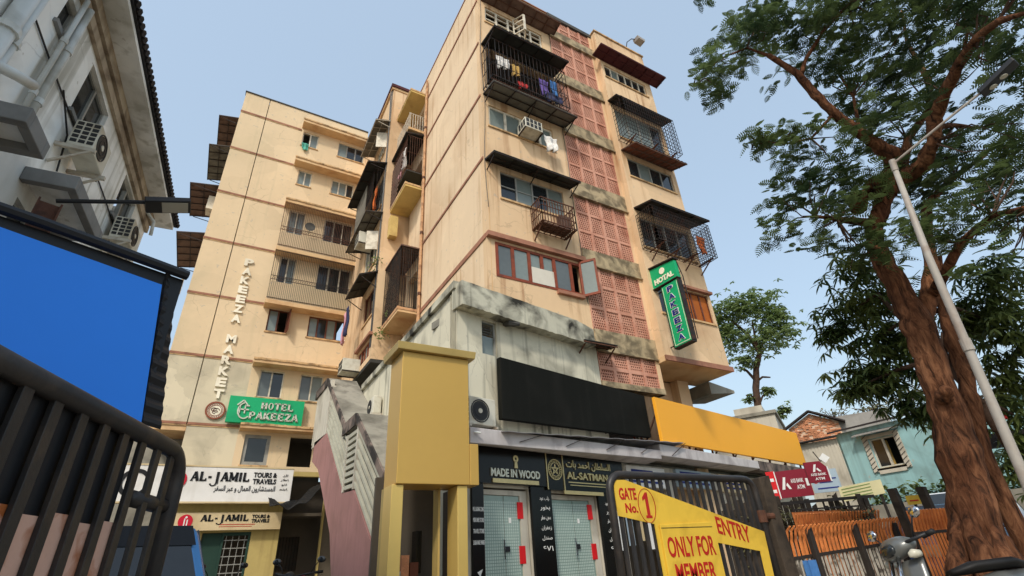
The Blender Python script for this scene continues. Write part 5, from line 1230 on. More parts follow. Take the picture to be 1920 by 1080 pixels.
# ================================================================ two wheelers
def motorcycle(label, loc, rot, scooter=False):
    c = empty('scooter' if scooter else 'motorcycle', loc, label, 'scooter' if scooter else 'motorcycle', rotz=rot)
    T = lambda nm, pts, r, m, n=10, par=c: obj(nm, MB().tube([Vector(p) for p in pts], r, n), m, par, local=True, smooth=True)
    wr = .24 if scooter else .3
    for x in (-.62, .62):
        fw_ = F(x, .05, 0)
        w = empty('wheel', (0, 0, 0), parent=c); WL[w.name] = Vector((0, 0, 0))
        obj('tyre', MB().disc(fw_, 0, 0, wr, wr, .1, 24, wr*.66), 'tyre', w, local=True); obj('rim', MB().disc(fw_, 0, .03, wr, wr*.66, .04, 18, wr*.5), 'lamp_steel', w, local=True)
        mb = MB()
        for k in range(6): mb.bar(Vector((x, 0, wr)), Vector((x+wr*.55*math.cos(k*1.047), 0, wr+wr*.55*math.sin(k*1.047))), .03)
        obj('spokes', mb, 'lamp_steel', w, local=True)
    bm = 'scooter_grey' if scooter else 'car_black'
    def loft(nm, secs, m, n=14):
        mb = MB()
        for (x, y, z, a, b_) in secs:
            for k in range(n): t = 2*math.pi*k/n; mb.v.append(Vector((x, y+a*math.cos(t), z+b_*math.sin(t))))
        for i in range(len(secs)-1):
            for k in range(n): mb.f.append((i*n+k, i*n+(k+1) % n, (i+1)*n+(k+1) % n, (i+1)*n+k))
        mb.f.append(tuple(range(n))); mb.f.append(tuple(range((len(secs)-1)*n, len(secs)*n)))
        return obj(nm, mb, m, c, local=True, smooth=True)
    if scooter:
        def apron(a, b_):
            s = (a-.5)*2; z = .22+.62*b_; w = .2+.03*math.sin(b_*3.1); return Vector((.42+.1*(1-s*s)-.18*b_, s*w, z))
        o = obj('leg_shield', MB().grid(apron, 12, 10), bm, c, local=True, recalc=False, smooth=True); o.modifiers.new('t', 'SOLIDIFY').thickness = .03
        loft('body_panel', [(-.9, 0, .62, .03, .05), (-.8, 0, .6, .12, .13), (-.5, 0, .52, .17, .2), (-.2, 0, .45, .16, .2), (-.1, 0, .34, .1, .1)], bm)
        obj('footboard', MB().box(W0, -.15, .4, -.17, .17, .22, .27), 'seat_black', c, local=True, bevel=.02)
        loft('seat', [(-.85, 0, .76, .06, .03), (-.7, 0, .78, .13, .05), (-.3, 0, .76, .13, .05), (-.08, 0, .72, .06, .03)], 'seat_black')
        loft('handlebar_cowl', [(.42, 0, .93, .04, .05), (.38, 0, .95, .17, .1), (.28, 0, .97, .21, .1), (.2, 0, .98, .18, .07), (.13, 0, .97, .06, .03)], bm)
        loft('headlight', [(.44, 0, .94, .02, .03), (.425, 0, .94, .1, .055), (.39, 0, .945, .12, .07)], 'glass_dark')
        loft('front_fender', [(.88, 0, .38, .03, .02), (.78, 0, .5, .08, .04), (.6, 0, .54, .09, .04), (.45, 0, .46, .08, .04)], bm)
        for s in (-1, 1):
            loft('indicator', [(.36, s*.21, .86, .01, .02), (.32, s*.22, .87, .045, .04), (.25, s*.22, .87, .03, .03)], 'lamp_lens')
        obj('number_badge', MB().disc(F(-.5, -.17, 0), 0, 0, .55, .05, .01, 16, .03), 'letter_white', c, local=True)
    else:
        loft('fuel_tank', [(-.05, 0, .82, .06, .06), (.1, 0, .86, .14, .11), (.3, 0, .86, .13, .1), (.42, 0, .82, .05, .05)], 'logo_red')
        loft('seat', [(-.75, 0, .84, .08, .04), (-.5, 0, .8, .13, .06), (-.1, 0, .78, .1, .05)], 'seat_black')
        loft('engine', [(-.2, 0, .42, .1, .12), (.05, 0, .42, .16, .18), (.25, 0, .42, .1, .12)], 'lamp_black')
        loft('headlight', [(.62, 0, .9, .02, .03), (.6, 0, .9, .1, .1), (.5, 0, .91, .11, .12), (.42, 0, .92, .05, .06)], 'lamp_black')
        loft('rear_fender', [(-.95, 0, .58, .04, .03), (-.7, 0, .68, .08, .04), (-.4, 0, .64, .08, .04)], bm)
        T('exhaust', [(.2, -.15, .3), (-.2, -.17, .28), (-.8, -.18, .34)], .04, 'chrome')
    for s in (-.07, .07): T('fork', [(.62, s, wr), (.36, s, .92)], .022, 'chrome', 8)
    T('handlebar', [(.2, .36, 1.0), (.3, .2, .98), (.34, 0, .95), (.3, -.2, .98), (.2, -.36, 1.0)], .016, 'lamp_black', 8)
    for s in (-1, 1):
        T('grip', [(.2, s*.3, .995), (.16, s*.42, 1.005)], .024, 'seat_black')
        T('mirror_stalk', [(.26, s*.24, .98), (.24, s*.3, 1.1), (.24, s*.36, 1.16)], .008, 'lamp_black', 6)
        loft('mirror', [(.25, s*.4, 1.19, .02, .02), (.235, s*.4, 1.19, .075, .05), (.22, s*.4, 1.19, .078, .052), (.2, s*.4, 1.19, .05, .03)], 'chrome' if scooter else 'glass_dark')
    return c
sc_ = motorcycle('grey scooter parked at the foot of the big tree', (6.3, 2.68, 0), R(150), True)
sc_.rotation_euler = (R(13), 0, R(150))
motorcycle('dark motorcycle parked before the mauve staircase', (1.8, 10.6, .12), R(-125))
motorcycle('dark motorcycle half hidden behind the blue hatchback', (.45, 11.6, .12), R(-60))

# ================================================================ gate, post and fence on the right
GR = F(0, 5.15, 0)
gr = empty('gate', (5.8, 5.15, 0), 'black barred gate leaf with yellow plates painted GATE No. 1 and ENTRY', 'gate', 'gate leaves')
fr_pts = [GR.p(4.36, 0, .1)]+corner(GR, 0, 4.36, 1.95, .2, -1)[::-1]+corner(GR, 0, 7.14, 1.95, .2, 1)+[GR.p(7.14, 0, .1)]
obj('frame', MB().tube(fr_pts, .05, 12), 'gate_black', gr, smooth=True)
obj('rail', MB().tube([GR.p(4.36, 0, .2), GR.p(7.14, 0, .2)], .035, 8), 'gate_black', gr)
for k in range(21):
    u = 4.48+.127*k
    obj('bar', MB().box(GR, u-.023, u+.023, -.02, .012, .2, 1.93), 'gate_black', gr)
plate = [(4.41, 1.88), (4.6, 1.885), (7.06, 1.24), (6.98, .25), (6.82, .25), (6.87, 1.0), (6.05, 1.13), (6.05, .25), (4.98, .25), (4.98, 1.37), (4.41, 1.47)]
obj('yellow_plate', MB().prism([GR.p(u, .02, z) for u, z in plate], GR.n*.012), 'gate_yellow', gr)
obj('yellow_box', MB().hexa([GR.p(5.04, .06, .2), GR.p(5.98, .06, .2), GR.p(5.98, .034, .2), GR.p(5.04, .034, .2), GR.p(5.04, .06, 1.36), GR.p(5.98, .06, 1.38), GR.p(5.98, .034, 1.38), GR.p(5.04, .034, 1.36)]), 'gate_yellow', gr, bevel=.006)
obj('box_edge', MB().box(GR, 5.05, 5.97, .061, .064, 1.318, 1.325), 'lamp_black', gr)
lettering('GATE', GR, 4.47, 4.75, 1.65, 1.79, .033, 'letter_red', gr, depth=.003, bold=.03)
lettering('No.', GR, 4.54, 4.74, 1.5, 1.61, .033, 'letter_red', gr, depth=.003, bold=.03)
obj('numeral', MB().prism([GR.p(u, .033, z) for u, z in ((4.86, 1.44), (4.96, 1.44), (4.96, 1.47), (4.935, 1.47), (4.935, 1.74), (4.9, 1.74), (4.84, 1.68), (4.84, 1.64), (4.885, 1.665), (4.885, 1.47), (4.86, 1.47))], GR.n*.003), 'letter_red', gr)
mb = MB(); n = 36
for k in range(n):
    a, b_ = 2*math.pi*k/n, 2*math.pi*(k+1)/n; mb.bar(GR.p(4.9+.14*math.cos(a), .035, 1.585+.2*math.sin(a)), GR.p(4.9+.14*math.cos(b_), .035, 1.585+.2*math.sin(b_)), .009, .004)
obj('oval', mb, 'letter_red', gr)
lettering('ENTRY', GR, 6.1, 6.73, 1.24, 1.45, .033, 'letter_red', gr, depth=.003, bold=.02, rise=-.14)
lettering('ONLY FOR', GR, 5.1, 5.94, .99, 1.22, .062, 'letter_red', gr, depth=.003, bold=.02)
lettering('MEMBER', GR, 5.16, 5.86, .72, .92, .062, 'letter_red', gr, depth=.003, bold=.02)
lettering('TO THIS SOCIETY', GR, 5.1, 5.92, .5, .62, .062, 'letter_red', gr, depth=.003, bold=.02)
obj('hinge', MB().tube([GR.p(7.14, .0, 1.36), GR.p(7.14, .0, 1.52)], .07, 10).tube([GR.p(7.16, .0, 1.44), GR.p(7.34, .05, 1.44)], .045, 10), 'iron_rust', gr)
pst = obj('gate_post', MB().hexa([(7.26, 5.08, 0), (7.5, 5.06, 0), (7.52, 5.34, 0), (7.28, 5.36, 0), (7.27, 5.1, 1.98), (7.49, 5.08, 2.01), (7.51, 5.32, 2.0), (7.29, 5.34, 1.97)]), 'post_wood', None, 'dark weathered square post carrying the hinge of the yellow plated gate', 'post', bevel=.015)
pst2 = obj('gate_post', MB().box(F(7.8, 5.8, 20), 0, .2, 0, .2, 0, 1.9), 'post_wood', None, 'dark rough post standing just behind the gate hinge post', 'post', bevel=.012)

FE = F(7.72, 5.3, -2.5)
fe = empty('fence', FE.p(1.7, 0, 0), 'iron fence with curved orange tops between the gate post and the tree', 'fence')
NB = 36; LEN = 3.5
def fbase(u): return .12*u/LEN
for k in range(NB):
    u = .04+LEN*k/(NB-1)
    s = (1-abs(((u*1.05) % 1.2)/.6-1))                       # bars lean in shallow arcs within each bay
    zb = .86+.16*u/LEN; zt = 1.27+.1*u/LEN
    obj('bar', MB().bar(FE.p(u, 0, .1+fbase(u)), FE.p(u, 0, zb), .028), 'fence_bar', fe)
    pts = [FE.p(u-.03*t, .0+.16*t*t, zb+.03+(zt-zb)*math.sin(t*1.45)) for t in (0, .35, .7, 1.)]
    obj('orange_top', MB().tube(pts, [.022, .022, .02, .014], 5), 'fence_orange', fe)
mb = MB().bar(FE.p(0, 0, .87), FE.p(LEN, 0, 1.03), .04, .045).bar(FE.p(0, 0, .25), FE.p(LEN, 0, .35), .04, .045)
obj('rail', mb, 'fence_dark', fe)
for u, zt in ((.55, 1.28), (1.75, 1.33), (2.9, 1.3)): obj('post', MB().box(FE, u-.045, u+.045, .02, .1, 0, zt), 'fence_dark', fe, bevel=.008)
obj('hung_cloth', MB().grid(lambda a, b_: FE.p(.2+.28*a, .05+.03*math.sin(a*8), .84-.5*b_), 8, 6), 'cloth_blue', fe, recalc=False)
F2 = F(10.9, 7.1, -20)
fe2 = empty('fence', F2.p(1, 0, 0), 'orange mesh fence panel with a dark top rail below the pale notice', 'fence')
for k in range(30):
    u = 2.0*k/29
    obj('bar', MB().tube([F2.p(u, 0, .3), F2.p(u, 0, 1.3), F2.p(u-.02, .05, 1.5), F2.p(u-.03, .12, 1.63)], .02, 5), 'fence_orange', fe2)
obj('orange_sheet', MB().box(F2, 0, 2.0, -.04, -.03, 1.25, 1.68), 'fence_orange', fe2)
obj('rail', MB().bar(F2.p(-.2, 0, 1.85), F2.p(2.1, 0, 1.92), .06).bar(F2.p(0, 0, 1.72), F2.p(2.0, 0, 1.74), .03), 'fence_dark', fe2)
for u in (.3, .8, 1.3, 1.8): obj('strut', MB().bar(F2.p(u, 0, 1.7), F2.p(u, 0, 1.88), .03), 'fence_dark', fe2)
F3 = F(9.6, 4.35, -30)
fe3 = empty('fence', F3.p(.5, 0, 0), 'short orange topped fence panel beside the tree trunk', 'fence')
for k in range(20):
    u = 1.0*k/19
    obj('bar', MB().tube([F3.p(u, 0, .2), F3.p(u, 0, 1.15), F3.p(u-.02, .06, 1.3), F3.p(u-.03, .1, 1.42)], .018, 5), 'fence_orange', fe3)
obj('orange_sheet', MB().box(F3, 0, 1.0, -.04, -.03, 1.12, 1.42), 'fence_orange', fe3)
obj('rail', MB().bar(F3.p(-.05, 0, 1.1), F3.p(1.05, 0, 1.12), .04), 'fence_dark', fe3)
for (x, y, h, lab) in ((10.55, 4.85, 1.83, 'tall dark post leaning at the end of the orange topped fence'), (10.9, 4.55, 1.82, 'dark post beside the parked cars')):
    obj('fence_post', MB().hexa([(x-.07, y-.07, 0), (x+.07, y-.07, 0), (x+.07, y+.07, 0), (x-.07, y+.07, 0), (x-.06, y-.02, h), (x+.06, y-.02, h), (x+.06, y+.1, h), (x-.06, y+.1, h)]), 'post_wood', None, lab, 'post')
# ================================================================ trees
LIMBS = {
 'trunk': [(7.81, 3.08, -.1, 0.5), (7.84, 3.02, 0.5, 0.4), (7.88, 2.92, 1.15, 0.357), (7.91, 2.82, 1.66, 0.322), (7.95, 2.7, 2.28, 0.27), (7.97, 2.64, 2.96, 0.249), (7.99, 2.58, 3.55, 0.259), (7.99, 2.58, 4.09, 0.211), (7.98, 2.63, 4.52, 0.185), (7.98, 2.61, 4.93, 0.17), (8.01, 2.53, 5.17, 0.164), (8.07, 2.32, 5.48, 0.172), (8.14, 2.08, 5.76, 0.151)],
 'limb_left': [(8.1, 2.21, 5.59, 0.151), (8.12, 1.96, 5.98, 0.165), (7.98, 1.9, 6.08, 0.143), (7.76, 1.96, 6.27, 0.103), (7.54, 2.0, 6.41, 0.089), (7.21, 2.08, 6.75, 0.083), (6.99, 2.12, 7.09, 0.077), (6.77, 2.14, 7.48, 0.064), (6.6, 2.33, 8.05, 0.044)],
 'limb_left_up': [(6.82, 2.14, 7.43, 0.05), (6.92, 1.98, 7.75, 0.036), (7.01, 1.63, 8.05, 0.028), (7.09, 1.23, 8.21, 0.021), (7.14, 0.92, 8.46, 0.01)],
 'limb_right': [(8.13, 2.09, 5.72, 0.151), (8.13, 1.69, 5.74, 0.132), (7.97, 1.42, 5.89, 0.115), (7.9, 1.25, 6.17, 0.109), (7.73, 1.01, 6.3, 0.099), (7.47, 0.64, 6.44, 0.077), (7.29, 0.41, 6.45, 0.063), (7.1, 0.17, 6.33, 0.049), (6.9, -0.06, 6.04, 0.025)],
 'limb_mid': [(8.36, 2.02, 5.91, 0.091), (8.52, 1.76, 6.51, 0.064), (8.8, 1.36, 6.98, 0.057), (8.92, 1.22, 7.53, 0.052), (9.12, 1.2, 8.6, 0.032), (9.24, 1.03, 9.38, 0.021)],
 'limb_r2': [(8.09, 1.35, 6.17, 0.065), (8.51, 1.21, 6.29, 0.04), (8.83, 1.08, 6.26, 0.027)],
 'limb_l2': [(8.02, 2.51, 5.22, 0.089), (7.68, 2.57, 5.2, 0.074), (7.32, 2.69, 5.2, 0.04), (7.05, 2.83, 5.27, 0.027)],
 'stem_right': [(8.08, 2.63, 3.55, 0.156), (8.36, 2.4, 4.04, 0.167), (8.5, 2.27, 4.44, 0.131), (8.63, 2.19, 4.99, 0.115), (8.78, 2.0, 5.52, 0.09), (9.06, 1.61, 5.85, 0.063), (9.32, 1.21, 6.06, 0.034)],
 'bough_right': [(8.36, 2.42, 3.96, 0.109), (7.82, 1.7, 4.31, 0.07), (7.3, 1.21, 4.23, 0.053), (6.85, 0.81, 3.94, 0.033)],
 'twig_a': [(6.6, 2.33, 8.05, 0.03), (6.43, 2.51, 8.36, 0.019), (6.17, 2.86, 8.34, 0.015), (5.85, 3.27, 7.95, 0.008)],
 'twig_b': [(7.21, 2.08, 6.75, 0.028), (6.99, 2.43, 6.45, 0.021), (6.77, 2.72, 6.5, 0.014), (6.55, 3.0, 6.75, 0.007)],
 'twig_c': [(7.47, 0.64, 6.44, 0.03), (7.59, 0.45, 6.84, 0.021), (7.69, 0.35, 7.37, 0.012)],
 'twig_d': [(7.54, 2.0, 6.41, 0.034), (7.67, 1.88, 7.18, 0.025), (7.76, 1.94, 8.08, 0.015)]}
BLOBS = [(6.56, 2.14, 8.52, 0.635, 0.448), (6.23, 2.72, 8.22, 0.342, 0.266), (5.97, 3.05, 7.9, 0.265, 0.212), (6.79, 2.4, 9.51, 0.49, 0.327), (7.02, 1.6, 8.26, 0.646, 0.431), (7.52, 1.07, 8.01, 0.622, 0.415), (7.97, 0.64, 7.6, 0.597, 0.398), (7.4, 0.22, 6.61, 0.453, 0.397), (7.81, 1.72, 7.58, 0.583, 0.364), (8.29, 1.34, 7.31, 0.568, 0.426), (7.95, 0.86, 6.57, 0.379, 0.379), (7.39, 0.46, 5.79, 0.383, 0.383), (6.8, 2.65, 6.51, 0.386, 0.211), (6.6, 2.87, 6.66, 0.215, 0.143), (7.31, 2.41, 6.13, 0.553, 0.345), (7.06, 2.8, 5.82, 0.416, 0.277), (6.84, 3.07, 5.42, 0.308, 0.274), (7.21, 2.71, 5.19, 0.532, 0.332), (7.75, 2.36, 5.63, 0.41, 0.41), (7.52, 2.74, 4.73, 0.33, 0.198), (8.4, 1.86, 6.93, 0.513, 0.367), (8.79, 1.95, 6.01, 0.5, 0.5), (8.52, 1.15, 5.97, 0.518, 0.389), (7.76, 0.77, 5.26, 0.336, 0.336), (8.86, 1.56, 5.63, 0.607, 0.405), (7.73, 1.03, 4.77, 0.388, 0.277), (7.48, 1.32, 4.25, 0.487, 0.271), (7.41, 1.7, 4.48, 0.402, 0.258), (7.1, 1.19, 3.68, 0.295, 0.246), (7.52, 2.06, 4.67, 0.305, 0.183)]
BLOBS += [(7.3, .0, 7.6, .6, .5), (7.0, 1.0, 9.2, .7, .45), (7.9, .2, 8.6, .7, .5), (7.0, -.6, 5.6, .5, .6), (7.2, -.5, 6.8, .6, .6)]

def gnarled(pts, sub=4, amp=.06, seed=0):
    """resample a limb with small bends"""
    rr = random.Random(seed); out = []
    for i in range(len(pts)-1):
        for k in range(sub):
            f = k/sub; a, b = pts[i], pts[i+1]; r = a[3]+(b[3]-a[3])*f
            out.append((a[0]+(b[0]-a[0])*f+rr.uniform(-amp, amp)*r, a[1]+(b[1]-a[1])*f+rr.uniform(-amp, amp)*r, a[2]+(b[2]-a[2])*f, r*(1+rr.uniform(-.06, .08))))
    out.append(pts[-1]); return out
def limb(mb, pts, n=12, seed=0, fl=0.):
    g = gnarled(pts, 4, .12, seed); base = len(mb.v)
    rr = random.Random(seed+5); ph = [rr.uniform(-1, 1) for _ in range(n)]
    mb.tube([p[:3] for p in g], [p[3] for p in g], n)
    for i in range(len(g)):                                     # fluted, lumpy bark
        c = Vector(g[i][:3])
        for j in range(n):
            v = mb.v[base+i*n+j]; mb.v[base+i*n+j] = c+(v-c)*(1+.07*ph[j]+.06*math.sin(j*2.4+i*.7+seed)+rr.uniform(-.03, .03))
def frond(mb, p, d, L, rr, pairs=9, wid=.017, pin=.3):
    """one feathery compound leaf: a drooping rachis with leaflet pairs"""
    d = d.normalized(); side = d.cross(Vector((0, 0, 1)))
    if side.length < .05: side = Vector((1, 0, 0))
    side.normalize(); upn = side.cross(d); side = (side+upn*rr.uniform(-.6, .6)).normalized()
    for k in range(pairs):
        t = (k+1)/pairs; c = p+d*(L*t)+Vector((0, 0, -L*.28*t*t)); l = L*pin*math.sin(math.pi*min(.97, .16+.8*t))
        for s in (-1, 1):
            tip = c+(side*s+d*.45).normalized()*l+Vector((0, 0, -l*.25)); w = d*wid
            i = len(mb.v); mb.v += [c-w*.6, c.lerp(tip, .5)-w, tip, c.lerp(tip, .5)+w, c+w*.6]; mb.f.append((i, i+1, i+2, i+3, i+4))
def crown(mb, blobs, dens, L, rr, **kw):
    for (x, y, z, a, b) in blobs:
        c = Vector((x, y, z)); vol = a*a*b/(.4**3)
        for _ in range(int(7+10*vol)):                           # sprays: a few fronds fanning out from one twig tip
            q = Vector((rr.gauss(0, .52), rr.gauss(0, .52), rr.gauss(0, .52))); t = c+Vector((q.x*a*1.2, q.y*a*1.2, q.z*b*1.2)); hd = rr.uniform(0, 6.28)
            for k in range(rr.randint(5, dens)):
                p = t+Vector((rr.gauss(0, .09), rr.gauss(0, .09), rr.gauss(0, .05))); az = hd+rr.gauss(0, .9)
                frond(mb, p, Vector((math.cos(az), math.sin(az), rr.uniform(-.3, .3))), L*rr.uniform(.65, 1.2), rr, **kw)
LIMBS = {k: [p[:3]+(p[3]*(.68 if k in ('trunk', 'stem_right', 'bough_right') else .85),) for p in v] for k, v in LIMBS.items()}
tr = empty('shade_tree', (7.85, 3.0, 0), 'big old rain tree with a thick brown trunk and feathery spreading crown', 'tree')
mb = MB(); limb(mb, LIMBS['trunk'], 16, 1)
for a, (dx, dy, h, r) in enumerate(((-.36, -.12, 1.0, .11), (-.22, -.34, .8, .12), (.28, -.34, .7, .12), (.34, .2, .8, .11), (-.44, .2, .9, .11))):
    limb(mb, [(7.84+dx*1.35, 3.0+dy*1.35, -.1, r*1.1), (7.84+dx*1.05, 3.0+dy*1.05, h*.45, r*1.1), (7.86+dx*.55, 2.97+dy*.55, h, r), (7.88+dx*.25, 2.9+dy*.25, h*1.45, r*.7)], 9, 30+a)
for (x, y, z, r) in ((7.78, 2.6, 2.55, .09), (7.85, 2.5, 5.6, .13), (8.0, 2.3, 5.75, .14)):
    limb(mb, [(x+.12, y+.1, z-.05, r*.9), (x, y, z, r), (x-.08, y-.07, z+.06, r*.75), (x-.1, y-.1, z+.08, r*.3)], 8, int(z*10))
obj('trunk', mb, 'bark', tr, smooth=True)
for i, (k, v) in enumerate(LIMBS.items()):
    if k != 'trunk':
        mb = MB(); limb(mb, v, 9 if v[0][3] > .05 else 6, i+2); obj('branch' if v[0][3] > .04 else 'twig', mb, 'bark', tr, smooth=True)
mb = MB(); rr = random.Random(11)
for k in range(150):                                            # fine twigs reaching into the crown
    b = rr.choice(BLOBS); c = Vector(b[:3]); nearest = min((Vector(p[:3]) for v in LIMBS.values() for p in v[1:]), key=lambda q: (q-c).length)
    e = c+Vector((rr.gauss(0, .4)*b[3], rr.gauss(0, .4)*b[3], rr.gauss(0, .4)*b[4])); m_ = nearest.lerp(e, .5)+Vector((rr.uniform(-.15, .15), rr.uniform(-.15, .15), rr.uniform(-.1, .15)))
    mb.tube([nearest, m_, e], [.016, .01, .004], 4, cap=False)
obj('twigs', mb, 'bark_dark', tr, kind='stuff')
mb = MB(); rr = random.Random(5); crown(mb, BLOBS, 12, .2, rr, pairs=7, wid=.0125, pin=.36)
obj('crown', mb, 'leaf_fern', tr, recalc=False, kind='stuff')

def lance(mb, p, d, L, w, rr):
    d = d.normalized(); s = d.cross(Vector((rr.uniform(-.4, .4), rr.uniform(-.4, .4), 1))).normalized()*w
    m1 = p+d*L*.35+Vector((0, 0, -L*.04)); m2 = p+d*L*.7+Vector((0, 0, -L*.14)); e = p+d*L*.95+Vector((0, 0, -L*.34))
    i = len(mb.v); mb.v += [p, m1-s, m1+s, m2-s*.8, m2+s*.8, e]; mb.f += [(i, i+1, i+2), (i+1, i+3, i+4, i+2), (i+3, i+5, i+4)]
def lance_crown(mb, blobs, dens, L, w, rr, per=7):
    for (x, y, z, a, b) in blobs:
        n = int(dens*a*a*b/(.35**3)*.6+dens*.4)
        for _ in range(n):
            q = Vector((rr.gauss(0, .5), rr.gauss(0, .5), rr.gauss(0, .5))); p = Vector((x+q.x*a*1.2, y+q.y*a*1.2, z+q.z*b*1.1)); az = rr.uniform(0, 6.28)
            for k in range(per):
                t = az+6.28*k/per+rr.uniform(-.3, .3); lance(mb, p, Vector((math.cos(t), math.sin(t), rr.uniform(-.9, .25))), L*rr.uniform(.7, 1.2), w*rr.uniform(.8, 1.2), rr)
B2 = [(8.98, 3.38, 5.2, 0.353, 0.235), (9.2, 3.37, 4.61, 0.46, 0.345), (8.93, 3.78, 4.44, 0.349, 0.233), (8.82, 4.05, 4.18, 0.233, 0.155), (9.11, 3.6, 3.91, 0.448, 0.336), (8.99, 3.9, 3.44, 0.408, 0.222), (8.81, 4.06, 3.2, 0.331, 0.184), (9.19, 3.67, 3.21, 0.362, 0.326), (9.25, 3.5, 2.75, 0.3, 0.22), (9.42, 3.36, 3.86, 0.297, 0.371)]
B3 = [(10.21, 2.43, 3.98, 0.358, 0.358), (9.77, 2.12, 3.59, 0.33, 0.396), (9.89, 2.51, 3.08, 0.301, 0.401), (9.67, 2.56, 2.45, 0.286, 0.444), (10.05, 2.26, 4.24, 0.355, 0.213), (10.04, 2.69, 4.07, 0.219, 0.292), (9.6, 2.8, 1.91, 0.187, 0.312), (10.1, 2.0, 4.6, .4, .3), (9.9, 1.7, 3.2, .4, .6)]
t2 = empty('mango_tree', (9.4, 3.3, 0), 'dark tree with drooping lance shaped leaves behind the rain tree trunk', 'tree')
mb = MB(); limb(mb, [(9.0, 2.95, -.1, .13), (8.75, 2.85, 1.82, 0.1), (8.79, 2.73, 2.48, 0.1), (8.82, 2.61, 2.98, 0.095), (8.83, 2.57, 3.37, 0.09), (8.85, 2.51, 3.8, 0.08), (8.88, 2.41, 4.25, 0.07), (8.82, 2.23, 4.69, 0.05)], 10, 21); obj('trunk', mb, 'bark', t2, smooth=True)
for i, b in enumerate(B2[::2]+B3[::3]):
    mb = MB(); limb(mb, [(8.85, 2.6, 2.2+.35*(i % 6), .05), ((8.85+b[0])/2, (2.6+b[1])/2, b[2]+.1, .03), (b[0], b[1], b[2], .012)], 6, 50+i); obj('branch', mb, 'bark_dark', t2, smooth=True)
mb = MB(); rr = random.Random(8); lance_crown(mb, B2, 75, .2, .021, rr); lance_crown(mb, B3, 75, .2, .021, rr); obj('crown', mb, 'leaf_dark', t2, recalc=False, kind='stuff')

ft = empty('far_tree', (31.9, 20.7, 0), 'slim lopped tree with a rounded open crown rising beyond the yellow billboard', 'tree')
TS = [(32.2, 20.5, 0, .3), (31.89, 20.66, 7.17, 0.24), (31.72, 20.92, 8.99, 0.25), (31.81, 20.78, 10.44, 0.22), (32.09, 20.36, 12.27, 0.19), (32.37, 19.9, 13.34, 0.16), (32.13, 20.3, 14.92, 0.13), (31.7, 20.95, 16.21, 0.07)]
mb = MB(); limb(mb, TS, 9, 3); obj('trunk', mb, 'bark_dark', ft, smooth=True)
for i, (a, e, r) in enumerate((((32.3, 20.0, 13.2), (32.45, 19.78, 15.82), .1), ((32.3, 20.0, 13.2), (32.9, 19.01, 14.6), .09), ((31.95, 20.6, 11.4), (31.5, 21.2, 12.6), .11), ((31.95, 20.6, 11.3), (32.5, 19.8, 11.45), .09), ((31.8, 20.8, 10.0), (31.4, 21.3, 10.5), .09), ((31.75, 20.9, 8.9), (32.5, 19.7, 8.9), .15), ((31.8, 20.8, 9.7), (32.2, 20.1, 10.5), .08))):
    m_ = Vector(a).lerp(Vector(e), .5)+Vector((0, 0, .2)); mb = MB(); limb(mb, [a+(r,), tuple(m_)+(r*.8,), e+(r*.5,)], 7, 70+i); obj('branch', mb, 'bark_dark', ft, smooth=True)
BF = [(31.92, 20.62, 16.99, 1.366, 0.956), (32.79, 19.2, 16.94, 1.508, 0.838), (33.23, 18.44, 14.95, 1.034, 1.131), (32.57, 19.57, 14.07, 1.621, 0.908), (31.53, 21.21, 14.98, 1.005, 1.172), (31.82, 20.78, 12.78, 0.906, 0.453), (31.3, 21.55, 16.4, 0.617, 1.199), (33.18, 18.52, 15.83, 0.818, 0.655)]
mb = MB(); rr = random.Random(9)
for (x, y, z, a, b) in BF+[(32.2, 20.1, 10.6, .35, .3), (31.5, 21.2, 10.2, .25, .2), (32.3, 20.0, 8.9, .4, .25), (31.4, 21.4, 9.1, .4, .25), (32.6, 19.6, 9.2, .35, .25)]:
    for _ in range(int(150*a*b+20)):
        p = Vector((x+rr.gauss(0, .5)*a*1.1, y+rr.gauss(0, .5)*a*1.1, z+rr.gauss(0, .5)*b*1.1)); az = rr.uniform(0, 6.28)
        for k in range(5): t = az+1.25*k; lance(mb, p, Vector((math.cos(t), math.sin(t), rr.uniform(-.5, .5))), .3*rr.uniform(.7, 1.3), .07, rr)
obj('crown', mb, 'leaf_far', ft, recalc=False, kind='stuff')
# shrubs on the skyline behind the brick gable
for (x, y, z, a, b, s, lab) in ((26.5, 13.6, 6.6, .9, .45, 3, 'bare grey shrub on the skyline left of the brick gable'), (27.5, 10.6, 7.0, 1.0, .5, 4, 'thin pale shrub on the skyline above the turquoise roof'), (26.3, 11.7, 6.5, .7, .3, 5, 'small thin shrub behind the brick gable')):
    r_ = random.Random(s); sh = empty('shrub', (x, y, 0), lab, 'shrub')
    mb = MB()
    mb.tube([(x, y, 0), (x, y, z-b)], [.09, .05], 6)
    for _ in range(22):
        e = Vector((x+r_.gauss(0, .5)*a, y+r_.gauss(0, .5)*a, z+r_.uniform(-.4, 1)*b)); mb.tube([(x, y, z-b-.2), Vector((x, y, z-b)).lerp(e, .6)+Vector((0, 0, .1)), e], [.03, .02, .008], 4, cap=False)
    obj('stems', mb, 'bark_dark', sh)
    mb = MB()
    for _ in range(110):
        p = Vector((x+r_.gauss(0, .5)*a, y+r_.gauss(0, .5)*a, z+r_.gauss(.2, .45)*b)); lance(mb, p, Vector((r_.uniform(-1, 1), r_.uniform(-1, 1), r_.uniform(-.5, .6))), .22, .05, r_)
    obj('leaves', mb, 'leaf_dry', sh, recalc=False)

